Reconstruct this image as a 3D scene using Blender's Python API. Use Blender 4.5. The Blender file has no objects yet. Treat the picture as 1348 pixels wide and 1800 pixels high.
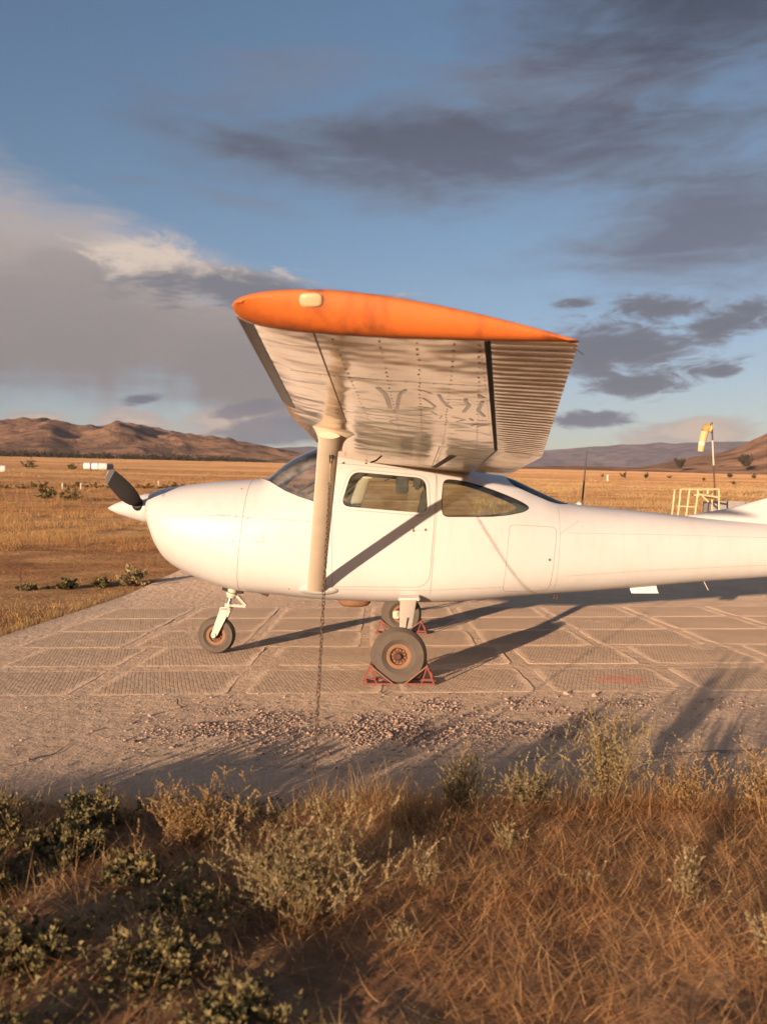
import bpy, bmesh, math, random
import numpy as np
from math import radians as R, sin, cos, tan, pi, atan2, sqrt
from mathutils import Vector, Matrix
random.seed(7)
rng = np.random.default_rng(11)
scene = bpy.context.scene
COL = scene.collection

# ------------------------------------------------------------------ camera
cd = bpy.data.cameras.new('camera'); cam = bpy.data.objects.new('camera', cd); COL.objects.link(cam)
cd.sensor_fit = 'HORIZONTAL'; cd.sensor_width = 36.0; cd.lens = 40.06
cam.location = (0, 0, 1.37); cam.rotation_euler = (R(89.9), 0, 0)
cd.clip_start = 0.05; cd.clip_end = 30000
cd.dof.use_dof = True; cd.dof.focus_distance = 7.4; cd.dof.aperture_fstop = 4.0
scene.camera = cam
# ------------------------------------------------------------------ exposure
scene.view_settings.view_transform = 'Standard'; scene.view_settings.look = 'None'
scene.view_settings.gamma = 1.0; scene.view_settings.use_curve_mapping = False
scene.view_settings.exposure = 1.35
# ------------------------------------------------------------------ sun
SUN_EL, SUN_AZ = R(5.9), R(29.0)            # light travels towards +Y, leaning to +X
sdir = Vector((sin(SUN_AZ)*cos(SUN_EL), cos(SUN_AZ)*cos(SUN_EL), -sin(SUN_EL)))
sd = bpy.data.lights.new('sun', 'SUN'); sun = bpy.data.objects.new('sun', sd); COL.objects.link(sun)
sd.energy = 3.75; sd.angle = R(0.6); sd.color = (1.0, 0.72, 0.50)
sun.rotation_euler = sdir.to_track_quat('-Z', 'Y').to_euler(); sun.location = (-20, -40, 20)


# ------------------------------------------------------------------ node helper
class NT:
    def __init__(s, tree): s.t = tree; s.n = tree.nodes; s.l = tree.links
    def node(s, typ, ins=None, **kw):
        nd = s.n.new(typ)
        for k, v in kw.items(): setattr(nd, k, v)
        if ins:
            for k, v in ins.items():
                sk = nd.inputs[k]
                if isinstance(v, bpy.types.NodeSocket): s.l.new(v, sk)
                else: sk.default_value = v
        return nd
    def m(s, op, a, b=None, c=None, clamp=False):
        nd = s.n.new('ShaderNodeMath'); nd.operation = op; nd.use_clamp = clamp
        for i, v in enumerate((a, b, c)):
            if v is None: continue
            if isinstance(v, bpy.types.NodeSocket): s.l.new(v, nd.inputs[i])
            else: nd.inputs[i].default_value = v
        return nd.outputs[0]
    def mix(s, f, a, b, blend='MIX'):
        nd = s.n.new('ShaderNodeMix'); nd.data_type = 'RGBA'; nd.blend_type = blend
        for k, v in ((0, f), (6, a), (7, b)):
            if isinstance(v, bpy.types.NodeSocket): s.l.new(v, nd.inputs[k])
            elif k == 0: nd.inputs[0].default_value = v
            else: nd.inputs[k].default_value = (v[0], v[1], v[2], 1)
        return nd.outputs[2]
    def noise(s, vec, scale, detail=4, rough=.55, dist=0.0):
        nd = s.node('ShaderNodeTexNoise', {'Vector': vec, 'Scale': scale, 'Detail': detail, 'Roughness': rough, 'Distortion': dist})
        return nd.outputs['Fac']
    def sst(s, v, lo, hi, a=0.0, b=1.0):
        nd = s.n.new('ShaderNodeMapRange'); nd.interpolation_type = 'SMOOTHSTEP'
        s.l.new(v, nd.inputs[0])
        for i, q in zip((1, 2, 3, 4), (lo, hi, a, b)): nd.inputs[i].default_value = q
        return nd.outputs[0]
    def scalev(s, vec, xyz):
        return s.node('ShaderNodeVectorMath', {0: vec, 1: xyz}, operation='MULTIPLY').outputs[0]


# ------------------------------------------------------------------ world: sky and clouds
w = bpy.data.worlds.new('World'); scene.world = w; w.use_nodes = True
nt = NT(w.node_tree); nt.n.clear()
sky = nt.node('ShaderNodeTexSky', sky_type='NISHITA', sun_disc=False, sun_elevation=SUN_EL,
              sun_rotation=atan2(-sdir.x, -sdir.y), altitude=1600, air_density=1.3, dust_density=2.5, ozone_density=2.0)
tc = nt.node('ShaderNodeTexCoord')
D = nt.node('ShaderNodeVectorMath', {0: tc.outputs['Generated']}, operation='NORMALIZE').outputs[0]
sx = nt.node('ShaderNodeSeparateXYZ', {0: D})
AZ = nt.m('MULTIPLY', nt.m('ARCTAN2', sx.outputs[0], sx.outputs[1]), 180/pi)
EL = nt.m('MULTIPLY', nt.m('ARCSINE', sx.outputs[2]), 180/pi)
DS = nt.scalev(D, (1, 1, 4.2))
warp = nt.node('ShaderNodeTexNoise', {'Vector': DS, 'Scale': 5.0, 'Detail': 3.0})
wv = nt.node('ShaderNodeVectorMath', {0: nt.node('ShaderNodeVectorMath', {0: warp.outputs['Color'], 1: (.5, .5, .5)}, operation='SUBTRACT').outputs[0], 3: .16}, operation='SCALE').outputs[0]
DW = nt.node('ShaderNodeVectorMath', {0: DS, 1: wv}, operation='ADD').outputs[0]
FA = nt.noise(DW, 6.0, 6, .55); FB = nt.noise(DW, 21.0, 7, .6)
F1 = nt.m('ADD', nt.m('MULTIPLY', FA, .68), nt.m('MULTIPLY', FB, .32))       # streaky
DL = nt.scalev(DW, (1, 1, .5))
F2 = nt.m('ADD', nt.m('MULTIPLY', nt.noise(DL, 15.0, 5, .55), .6), nt.m('MULTIPLY', nt.noise(DL, 48.0, 6, .62), .4))   # lumpy
VG = nt.noise(nt.node('ShaderNodeCombineXYZ', {0: AZ, 1: nt.m('MULTIPLY', EL, .16)}).outputs[0], .26, 5, .55)          # falling streaks

def blob(az, el, ra, re, rot=0.0):
    a = nt.m('SUBTRACT', AZ, az); e = nt.m('SUBTRACT', EL, el)
    if rot:
        c, s_ = cos(R(rot)), sin(R(rot))
        a, e = nt.m('ADD', nt.m('MULTIPLY', a, c), nt.m('MULTIPLY', e, s_)), nt.m('SUBTRACT', nt.m('MULTIPLY', e, c), nt.m('MULTIPLY', a, s_))
    a = nt.m('DIVIDE', a, ra); e = nt.m('DIVIDE', e, re)
    return nt.m('SUBTRACT', 1.0, nt.m('SQRT', nt.m('ADD', nt.m('MULTIPLY', a, a), nt.m('MULTIPLY', e, e))))

def field_of(blobs, fb, amp):
    acc = None
    for b in blobs:
        v = nt.m('MAXIMUM', blob(*b), -1.5)
        acc = v if acc is None else nt.m('SMOOTH_MAX', acc, v, .25)
    return nt.m('ADD', acc, nt.m('MULTIPLY', nt.m('SUBTRACT', fb, .5), amp))

# azimuth, elevation, half width, half height (degrees), tilt
high = field_of([(7.5, 22.9, 25, 3.9, -2), (-7.5, 22.6, 11, 2.4, -5), (21, 17.6, 13, 5.0, 4), (21, 30.0, 17, 7.6, 0), 
                 (70, 26, 40, 9, 0), (150, 30, 50, 10, 0), (-110, 33, 45, 9, 0)], F1, 2.0)
wisp = field_of([(-6, 26.4, 11, 2.8, 5), (-16.8, 20.4, 3.2, .55, 0), (-9, 19.6, 6, .9, -8), (8, 26.0, 14, 2.2, 0)], F1, 3.0)
rain = nt.m('ADD', field_of([(-20, 12.6, 15, 6.2, -6), (-9.0, 9.6, 11, 4.6, -14), (-34, 14, 18, 8.5, 0)], F1, .9), nt.m('MULTIPLY', nt.m('MULTIPLY', nt.m('SUBTRACT', VG, .5), .7), nt.sst(EL, 8.0, 12.5, 1.0, 0.0)))
cumul = field_of([(-15.2, 15.4, 5.2, 2.2, -10), (-9.5, 14.4, 6.5, 1.7, -8), (-2, 13.4, 6.5, 1.1, -5)], F2, 2.6)
broken = field_of([(15, 10.3, 8.0, 2.7, -3), (16.4, 8.1, 4.6, .9, 0), (22, 11.4, 4.2, 1.5, 12), (17.5, 12.8, 4.2, 1.1, -6),
                   (12.8, 13.3, 1.8, .5, 0), (21.6, 8.6, 1.4, .5, 0), (13.7, 5.9, 3.6, .6, 0), (-15.8, 7.15, 1.5, .42, 10),
                   (40, 10, 8, 2.4, 0), (62, 12, 9, 2.4, 0)], F2, 2.9)
low = field_of([(-16.3, 5.8, 3.4, .95, -5), (-10.4, 5.7, 4.2, 1.35, 0), (19.6, 4.8, 5.0, 1.2, 0), (-22.6, 5.7, 2.6, .7, 0), (-30, 6, 6, 1.2, 0), (34, 5, 7, 1.1, 0)], F2, 2.4)
lowg = field_of([(-6.6, 5.4, 5.6, 1.1, 5), (-9, 6.7, 2.8, .6, 10)], F2, 2.6)

K = .345           # cloud tones are written as seen at the scene's exposure
def cc(r, g, b): return (r*K, g*K, b*K)
S_GAIN = 0.0655
skyc = nt.mix(1.0, sky.outputs[0], nt.mix(nt.sst(EL, 2.0, 24.0), (S_GAIN*1.05, S_GAIN*.90, S_GAIN*1.08), (S_GAIN*.92, S_GAIN*.94, S_GAIN*1.05)), 'MULTIPLY')
over = lambda f, lo, hi, mx: nt.m('MULTIPLY', nt.sst(f, lo, hi), mx)
shade = lambda f, lo, hi, edge, core: nt.mix(nt.sst(f, lo, hi), edge, core)
c = nt.mix(over(rain, -.10, .50, .95), skyc, nt.mix(nt.sst(EL, 7.5, 16.5), cc(.275, .235, .235), shade(rain, .0, .75, cc(.70, .57, .51), cc(.38, .33, .31))))
c = nt.mix(over(low, .02, .55, .85), c, shade(nt.m('ADD', low, nt.m('MULTIPLY', nt.m('SUBTRACT', F2, .5), 2.0)), .15, 1.1, cc(.50, .40, .37), cc(.72, .53, .41)))
c = nt.mix(over(lowg, .0, .45, .85), c, cc(.185, .195, .24))
toplit = nt.sst(nt.m('ADD', nt.m('ADD', nt.m('SUBTRACT', EL, 15.1), nt.m('MULTIPLY', nt.m('ADD', AZ, 13.5), .10)), nt.m('ADD', nt.m('MULTIPLY', nt.m('SUBTRACT', F2, .5), 7.0), nt.sst(AZ, -17.0, -8.0, .5, -1.2))), -.9, 1.3)
c = nt.mix(over(cumul, -.05, .55, .95), c, nt.mix(toplit, cc(.20, .205, .245), cc(.80, .66, .56)))
c = nt.mix(over(broken, .0, .55, .92), c, shade(broken, .1, .8, cc(.21, .23, .29), cc(.135, .145, .19)))
c = nt.mix(over(wisp, -.1, .9, .38), c, cc(.235, .225, .265))
c = nt.mix(over(high, -.22, .85, .82), c, nt.mix(nt.sst(EL, 15, 33), shade(high, .1, .9, cc(.215, .205, .245), cc(.145, .145, .19)), shade(high, .1, .9, cc(.125, .125, .165), cc(.036, .039, .058))))
bg = nt.node('ShaderNodeBackground', {'Color': c, 'Strength': 1.0})
out = nt.node('ShaderNodeOutputWorld'); nt.l.new(bg.outputs[0], out.inputs[0])
w.cycles.sampling_method = 'MANUAL'; w.cycles.sample_map_resolution = 512


# ------------------------------------------------------------------ materials
def material(name):
    m = bpy.data.materials.new(name); m.use_nodes = True
    t = NT(m.node_tree); p = t.n['Principled BSDF']
    return m, t, p

def setp(t, p, **kw):
    names = dict(sheen='Sheen Weight', sheenr='Sheen Roughness', sheent='Sheen Tint', col='Base Color', rough='Roughness', metal='Metallic', coat='Coat Weight', coatr='Coat Roughness', spec='Specular IOR Level', nrm='Normal', drough='Diffuse Roughness')
    for k, v in kw.items():
        s = p.inputs[names[k]]
        if isinstance(v, bpy.types.NodeSocket): t.l.new(v, s)
        elif k in ('col', 'sheent'): s.default_value = (v[0], v[1], v[2], 1)
        else: s.default_value = v

def bump(t, h, strength, dist, nrm=None):
    ins = {'Height': h, 'Strength': strength, 'Distance': dist}
    if nrm is not None: ins['Normal'] = nrm
    return t.node('ShaderNodeBump', ins).outputs[0]

def simple(name, col, rough=.5, metal=0.0, coat=0.0, var=.12, scale=8.0, bmp=0.0):
    m, t, p = material(name)
    co = t.node('ShaderNodeTexCoord').outputs['Object']
    f = t.noise(co, scale, 6, .6)
    c = t.mix(f, [q*(1-var) for q in col], [min(1, q*(1+var)) for q in col])
    setp(t, p, col=c, rough=rough, metal=metal, coat=coat)
    if bmp: setp(t, p, nrm=bump(t, t.noise(co, scale*6, 4), bmp, .003))
    return m

M = {}
# white aircraft paint: slightly dusty, faint waviness of thin sheet metal, grime low down and streaks
def paint(name, col, dirt=(.42, .31, .2), amount=.35, wav=.0035, rough=.42, coat=.2, metal=0.0):
    m, t, p = material(name)
    co = t.node('ShaderNodeTexCoord').outputs['Object']
    f = t.noise(co, 3.0, 7, .62)
    st = t.noise(t.scalev(co, (14, 14, 1.6)), 1.0, 5, .6)
    d = t.m('MULTIPLY', t.sst(t.m('MULTIPLY', f, st), .20, .46), amount)
    c = t.mix(d, col, dirt)
    h = t.noise(t.scalev(co, (1, 1, 1)), 3.2, 2, .5)
    setp(t, p, col=c, rough=rough, coat=coat, coatr=.12, spec=.35, metal=metal, nrm=bump(t, h, .5, wav*4))
    return m
M['paint'] = paint('white_paint', (.60, .572, .548), amount=.14)
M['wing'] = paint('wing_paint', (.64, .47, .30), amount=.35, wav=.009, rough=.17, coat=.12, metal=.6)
M['strut'] = paint('strut_paint', (.82, .69, .53), amount=.2)
M['orange'] = paint('orange_paint', (.68, .165, .032), dirt=(.24, .065, .025), amount=.9, rough=.5, coat=.12)
M['seam'] = simple('seam_gap', (.30, .265, .225), .8)
M['dark'] = simple('dark_gap', (.03, .022, .018), .8)
M['boot'] = simple('leading_edge_rubber', (.060, .048, .040), .45, bmp=.3)
M['rivet'] = simple('rivet_grime', (.16, .11, .075), .6)
M['blade'] = simple('blade_black', (.040, .034, .032), .6, scale=20)
M['bladetip'] = simple('blade_tip_white', (.6, .58, .55), .45)
M['tyre'] = simple('tyre_rubber', (.12, .095, .073), .9, var=.35, scale=9, bmp=.4)
M['rim'] = simple('rim_ochre', (.25, .125, .065), .7, var=.35, scale=30)
M['rust'] = simple('rusty_hub', (.095, .042, .024), .75, var=.5, scale=40, bmp=.5)
M['gear'] = simple('gear_cream', (.64, .56, .45), .4, var=.12, scale=25)
M['chrome'] = simple('oleo_chrome', (.75, .72, .68), .18, metal=1.0)
M['chainm'] = simple('chain_rust', (.20, .13, .085), .55, metal=.5, var=.4, scale=60)
M['strap'] = simple('strap_webbing', (.42, .30, .18), .8)
M['chock'] = simple('chock_red', (.23, .042, .028), .6, var=.35, scale=40)
M['chockp'] = simple('chock_plate_rust', (.26, .12, .07), .7, var=.35, scale=40)
M['inside'] = simple('cabin_lining', (.10, .10, .085), .8)
M['seatm'] = simple('seat_fabric', (.055, .05, .042), .9, bmp=.3)
M['beige'] = simple('cabin_beige', (.42, .38, .28), .8)
M['black'] = simple('black_plastic', (.02, .02, .02), .5)
M['yellow'] = simple('stand_yellow', (.66, .52, .27), .55, var=.2)
M['grey'] = simple('concrete_grey', (.33, .29, .27), .9, var=.2, bmp=.5)
M['steel'] = simple('pole_dark', (.06, .045, .04), .6)
M['polewhite'] = simple('pole_white', (.6, .52, .42), .6)
M['bale'] = simple('bale_wrap', (.8, .78, .74), .4, var=.05)
M['sockor'] = simple('sock_orange', (.66, .29, .08), .8)
M['sockye'] = simple('sock_yellow', (.70, .48, .22), .8)
M['sockwh'] = simple('sock_white', (.74, .64, .50), .8)
M['lens'] = simple('lamp_lens', (.60, .45, .25), .35, coat=.3, var=.2, scale=30)
M['letter_refl'] = paint('reflected_lettering', (.33, .225, .145), amount=.3, wav=.009, rough=.26, coat=.1, metal=.45)  # darker tone painting the letters' reflection in the wing skin
M['stone'] = simple('stone', (.36, .29, .24), .9, var=.45, scale=3)
M['yel_toy'] = simple('toy_yellow', (.75, .42, .05), .5)

def glass(name, tint, refl=1.0, dmin=.012, dmax=.075):
    m, t, p = material(name); t.n.remove(p)
    tr = t.node('ShaderNodeBsdfTransparent', {'Color': (*tint, 1)})
    gl = t.node('ShaderNodeBsdfGlossy', {'Color': (1, 1, 1, 1), 'Roughness': .03})
    fr = t.node('ShaderNodeFresnel', {'IOR': 1.5})
    co = t.node('ShaderNodeTexCoord').outputs['Object']
    du = t.node('ShaderNodeBsdfDiffuse', {'Color': (.5, .46, .4, 1)})
    mx = t.node('ShaderNodeMixShader', {0: t.m('MULTIPLY', fr.outputs[0], refl), 1: tr.outputs[0], 2: gl.outputs[0]})
    dust = t.sst(t.noise(t.scalev(co, (5, 2, 9)), 1.0, 6, .65), .35, .75, dmin, dmax)
    mx2 = t.node('ShaderNodeMixShader', {0: dust, 1: mx.outputs[0], 2: du.outputs[0]})
    t.l.new(mx2.outputs[0], t.n['Material Output'].inputs[0])
    return m
M['glass'] = glass('tinted_glass', (.91, .955, .93))
M['windshield'] = glass('windshield_glass', (.92, .91, .91), 1.5, .03, .20)
M['backglass'] = glass('rear_glass', (.22, .29, .29), .6)

def vegetation(name, a, b, trans=.25, rough=.75):
    m, t, p = material(name)
    at = t.node('ShaderNodeAttribute', attribute_name='tint')
    c = t.mix(at.outputs['Fac'], a, b)
    setp(t, p, col=c, rough=rough, spec=.25)
    tl = t.node('ShaderNodeBsdfTranslucent', {'Color': c})
    mx = t.node('ShaderNodeMixShader', {0: trans, 1: p.outputs[0], 2: tl.outputs[0]})
    t.l.new(mx.outputs[0], t.n['Material Output'].inputs[0])
    return m
M['straw'] = vegetation('dry_straw', (.50, .225, .085), (.95, .62, .29), .42)
M['drygrass'] = vegetation('dry_grass', (.40, .22, .085), (.72, .50, .22), .3)
M['fieldgrass'] = vegetation('field_grass', (.40, .19, .07), (.78, .48, .19), .3)
M['goldgrass'] = vegetation('golden_grass', (.52, .29, .115), (.90, .63, .28), .35)
M['sage'] = vegetation('sage_leaf', (.19, .155, .075), (.52, .41, .22))
M['sagedry'] = vegetation('sage_leaf_dry', (.28, .18, .08), (.58, .38, .17))
M['weed'] = vegetation('weed_leaf', (.085, .078, .034), (.34, .27, .12))
M['stem'] = vegetation('stem', (.16, .09, .04), (.32, .19, .08))
M['tree'] = vegetation('tree_leaf', (.045, .040, .022), (.115, .090, .050))

def ground_mat(name, cols, scale, bmp, bdist, stretch=(1, 1, 1), far=False):
    m, t, p = material(name)
    co = t.node('ShaderNodeTexCoord').outputs['Object']
    cs = t.scalev(co, stretch)
    f = t.noise(cs, scale, 8, .62)
    g = t.noise(cs, scale*.13, 5, .6, 1.0)
    c = t.mix(t.sst(f, .35, .68), cols[0], cols[1])
    c = t.mix(t.m('MULTIPLY', t.sst(g, .45, .66), .85), c, cols[2])
    h = t.noise(co, scale*3, 8, .65)
    setp(t, p, col=c, rough=1.0, spec=.08, drough=1.0, nrm=bump(t, h, bmp, bdist))
    return m, t, p, co
M['soil'] = ground_mat('verge_soil', [(.42, .215, .108), (.64, .38, .20), (.27, .14, .08)], 6, 1.0, .09)[0]

# wide plain: pale straw, brown bare earth and dull green, stretched along the contour
m, t, p = material('plain_earth'); M['plain'] = m
co = t.node('ShaderNodeTexCoord').outputs['Object']
f1 = t.noise(co, .9, 9, .65); f2 = t.noise(t.scalev(co, (.25, 1, 1)), .05, 7, .6, .6); f3 = t.noise(t.scalev(co, (.2, 1, 1)), .011, 6, .6, .5)
c = t.mix(t.sst(f1, .32, .7), (.37, .175, .082), (.63, .36, .17))
c = t.mix(t.m('MULTIPLY', t.sst(f2, .46, .66), .8), c, (.80, .53, .25))
c = t.mix(t.m('MULTIPLY', t.sst(f3, .56, .70), .55), c, (.26, .15, .08))
c = t.mix(t.m('MULTIPLY', t.sst(t.noise(t.scalev(co, (.4, 1, 1)), .45, 7, .68), .52, .66), .6), c, (.19, .095, .05))
c = t.mix(t.m('MULTIPLY', t.sst(t.noise(t.scalev(co, (.3, 1, 1)), .09, 6, .65), .60, .68), .6), c, (.10, .085, .04))
setp(t, p, col=c, rough=1.0, spec=.05, drough=1.0,
     nrm=bump(t, t.noise(co, 5.0, 8, .7), 1.0, .16, bump(t, t.noise(co, .35, 6, .6), 1.0, .7)))

# dusty screed of the apron
m, t, p = material('apron_dust'); M['dust'] = m
co = t.node('ShaderNodeTexCoord').outputs['Object']
f1 = t.noise(co, 2.2, 9, .6); f2 = t.noise(t.scalev(co, (1, .5, 1)), .8, 6, .6, .8); f3 = t.noise(co, 60, 4, .6)
c = t.mix(t.sst(f1, .3, .72), (.45, .315, .22), (.58, .415, .29))
c = t.mix(t.m('MULTIPLY', t.sst(f2, .50, .7), .6), c, (.30, .225, .17))
c = t.mix(t.m('MULTIPLY', t.sst(f3, .6, .8), .4), c, (.22, .16, .12))
setp(t, p, col=c, rough=1.0, spec=.1, drough=1.0, sheen=.6, sheenr=.7, sheent=(.95, .70, .48),
     nrm=bump(t, f3, .9, .010, bump(t, t.noise(co, 9, 8, .62), 1.0, .05)))

# ribbed slabs: diamond relief cast into the top, dust lying in it near the edges
m, t, p = material('slab_concrete'); M['slab'] = m
tcn = t.node('ShaderNodeTexCoord'); co = tcn.outputs['Object']
oi = t.node('ShaderNodeObjectInfo').outputs['Random']
wob = t.node('ShaderNodeTexNoise', {'Vector': co, 'Scale': 3.0, 'Detail': 2.0}).outputs['Color']
cw = t.node('ShaderNodeVectorMath', {0: co, 1: t.node('ShaderNodeVectorMath', {0: wob, 3: .02}, operation='SCALE').outputs[0]}, operation='ADD').outputs[0]
sp = t.node('ShaderNodeSeparateXYZ', {0: cw})
PER = .031
def ridge(a):
    q = t.m('FRACT', t.m('DIVIDE', a, PER))
    return t.m('ABSOLUTE', t.m('SUBTRACT', t.m('MULTIPLY', q, 2.0), 1.0))
ra = ridge(t.m('ADD', sp.outputs[0], t.m('MULTIPLY', sp.outputs[1], .27)))
rb = ridge(t.m('SUBTRACT', sp.outputs[0], t.m('MULTIPLY', sp.outputs[1], .27)))
hh = t.m('MAXIMUM', ra, rb)
groove = t.sst(hh, .66, .90)
edge = t.node('ShaderNodeAttribute', attribute_name='edge').outputs['Fac']
f1 = t.noise(co, 3.0, 8, .62); f2 = t.noise(co, .9, 5, .6)
dusty = t.m('ADD', edge, t.m('MULTIPLY', t.m('SUBTRACT', f1, .5), 1.1))
dm = t.sst(dusty, .34, .95)
base = t.mix(t.sst(f2, .3, .7), (.285, .205, .148), (.40, .29, .205))
base = t.mix(t.m('MULTIPLY', oi, .35), base, (.30, .22, .162))
base = t.mix(t.m('MULTIPLY', groove, .6), base, (.15, .10, .068))
c = t.mix(dm, base, (.50, .365, .26))
red = t.node('ShaderNodeAttribute', attribute_name='red').outputs['Fac']
c = t.mix(t.m('MULTIPLY', t.sst(t.m('ADD', red, t.m('MULTIPLY', t.m('SUBTRACT', f1, .5), .5)), .3, .7), .55), c, (.42, .10, .06))
gh = t.m('MULTIPLY', t.m('SUBTRACT', 1.0, groove), t.m('SUBTRACT', 1.0, t.m('MULTIPLY', dm, .85)))
setp(t, p, col=c, rough=1.0, spec=.1, drough=1.0, sheen=.3, sheenr=.7, sheent=(.95, .70, .48),
     nrm=bump(t, gh, .4, .005, bump(t, t.noise(co, 11, 7, .6), .6, .022)))

def hill_mat(name, a, b, d, sc):
    m, t, p = material(name)
    co = t.node('ShaderNodeTexCoord').outputs['Object']
    f = t.noise(co, sc, 8, .6); g = t.noise(co, sc*3.2, 8, .68, .6)
    nz = t.node('ShaderNodeSeparateXYZ', {0: t.node('ShaderNodeNewGeometry').outputs['Normal']}).outputs[2]
    c = t.mix(t.sst(f, .35, .65), a, b)
    c = t.mix(t.m('MULTIPLY', t.sst(g, .44, .62), .85), c, d)
    setp(t, p, col=c, rough=1.0, spec=.03, drough=1.0, nrm=bump(t, g, .9, 22.0))
    return m
M['hill'] = hill_mat('hill_earth', (.23, .135, .088), (.33, .195, .12), (.095, .065, .05), .006)
M['hill2'] = hill_mat('far_mountain', (.095, .085, .105), (.125, .105, .115), (.06, .055, .07), .003)  # cloud shade and distance haze are painted into this dark purple colour


# ------------------------------------------------------------------ object helpers
def link(o, parent=None):
    COL.objects.link(o)
    if parent is not None: o.parent = parent
    return o

def obj(name, me, mat=None, parent=None, smooth=None):
    if mat is not None:
        for q in (mat if isinstance(mat, (list, tuple)) else [mat]): me.materials.append(M[q] if isinstance(q, str) else q)
    if smooth is not None:
        me.polygons.foreach_set('use_smooth', [True]*len(me.polygons))
        if smooth < 179: me.set_sharp_from_angle(angle=R(smooth))
    return link(bpy.data.objects.new(name, me), parent)

def mesh(verts, faces, name='mesh'):
    me = bpy.data.meshes.new(name); me.from_pydata([tuple(v) for v in verts], [], [tuple(f) for f in faces]); me.update()
    return me

def bm_mesh(bm):
    bmesh.ops.recalc_face_normals(bm, faces=bm.faces)
    me = bpy.data.meshes.new('mesh'); bm.to_mesh(me); bm.free(); return me

def np_mesh(V, F, tint=None, name='mesh'):
    """fast mesh from an (n,3) array and an (m,3|4) face array"""
    V = np.asarray(V, dtype=np.float32); F = np.asarray(F, dtype=np.int32); k = F.shape[1]
    me = bpy.data.meshes.new(name)
    me.vertices.add(len(V)); me.vertices.foreach_set('co', V.ravel())
    me.loops.add(F.size); me.loops.foreach_set('vertex_index', F.ravel())
    me.polygons.add(len(F)); me.polygons.foreach_set('loop_start', np.arange(0, F.size, k, dtype=np.int32))
    if tint is not None:
        a = me.attributes.new('tint', 'FLOAT', 'POINT'); a.data.foreach_set('value', np.asarray(tint, dtype=np.float32))
    me.update(calc_edges=True); return me

def thing(name, label, cat, loc=(0, 0, 0), rz=0, group=None):
    o = bpy.data.objects.new(name, None); link(o); o.location = loc; o.rotation_euler = (0, 0, rz)
    o.empty_display_size = .1
    return tag(o, label, cat, group)

def tag(o, label, cat, group=None):
    o['label'] = label; o['category'] = cat
    if group: o['group'] = group
    return o

def struct(o): o['kind'] = 'structure'; return o
def stuff(o): o['kind'] = 'stuff'; return o

def copy_tree(o, parent=None):
    c = o.copy(); COL.objects.link(c)
    if parent is not None: c.parent = parent
    for ch in list(o.children): copy_tree(ch, c)
    return c

def add_box(bm, c, d, rot=None):
    r = bmesh.ops.create_cube(bm, size=1)
    Mx = Matrix.Translation(c) @ (rot.to_4x4() if rot is not None else Matrix()) @ Matrix.Diagonal((*d, 1))
    bmesh.ops.transform(bm, matrix=Mx, verts=r['verts'])
    return r['verts']

def add_bar(bm, a, b, w_, h_=None, up=(0, 0, 1)):
    a, b = Vector(a), Vector(b); d = b-a
    q = d.to_track_quat('X', 'Z' if abs(d.normalized().z) < .95 else 'Y')
    add_box(bm, (a+b)/2, (d.length, w_, h_ or w_), q.to_matrix())

def tube_data(pts, rad, n=8, caps=True):
    pts = [Vector(p) for p in pts]; rads = rad if isinstance(rad, (list, tuple)) else [rad]*len(pts)
    V, F = [], []; prev = None
    for i, p in enumerate(pts):
        tg = (pts[min(i+1, len(pts)-1)]-pts[max(i-1, 0)]).normalized()
        if prev is None: u = tg.orthogonal().normalized()
        else: u = (prev-tg*prev.dot(tg)).normalized()
        prev = u; v = tg.cross(u)
        for k in range(n):
            a = 2*pi*k/n; V.append(p+(u*cos(a)+v*sin(a))*rads[i])
    for i in range(len(pts)-1):
        for k in range(n): F.append((i*n+k, i*n+(k+1) % n, (i+1)*n+(k+1) % n, (i+1)*n+k))
    if caps: F.append(tuple(range(n-1, -1, -1))); F.append(tuple((len(pts)-1)*n+k for k in range(n)))
    return V, F
def tube(pts, rad, n=8, caps=True): return mesh(*tube_data(pts, rad, n, caps))
def tubes(lst, n=8):
    V, F = [], []
    for pts, r in lst:
        v, f = tube_data(pts, r, n); o = len(V); V += v; F += [tuple(i+o for i in q) for q in f]
    return mesh(V, F)

def lathe(profile, n=48, axis='Y', center=(0, 0, 0)):
    """profile = [(radius, position along the axis)]"""
    V, F = [], []; m_ = len(profile)
    for k in range(n):
        a = 2*pi*k/n
        for r, h in profile:
            q = (r*cos(a), h, r*sin(a)) if axis == 'Y' else ((h, r*cos(a), r*sin(a)) if axis == 'X' else (r*cos(a), r*sin(a), h))
            V.append((q[0]+center[0], q[1]+center[1], q[2]+center[2]))
    for k in range(n):
        k2 = (k+1) % n
        for i in range(m_-1): F.append((k*m_+i, k*m_+i+1, k2*m_+i+1, k2*m_+i))
    bm = bmesh.new(); me = mesh(V, F); bm.from_mesh(me); bmesh.ops.remove_doubles(bm, verts=bm.verts, dist=1e-5)
    return bm_mesh(bm)

def boolean(a, b, op='DIFFERENCE', keep=False):
    md = a.modifiers.new('b', 'BOOLEAN'); md.object = b; md.operation = op; md.solver = 'EXACT'
    dg = bpy.context.evaluated_depsgraph_get(); dg.update()
    me = bpy.data.meshes.new_from_object(a.evaluated_get(dg)); a.modifiers.clear(); a.data = me
    if not keep: bpy.data.objects.remove(b)
    return a

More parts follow.
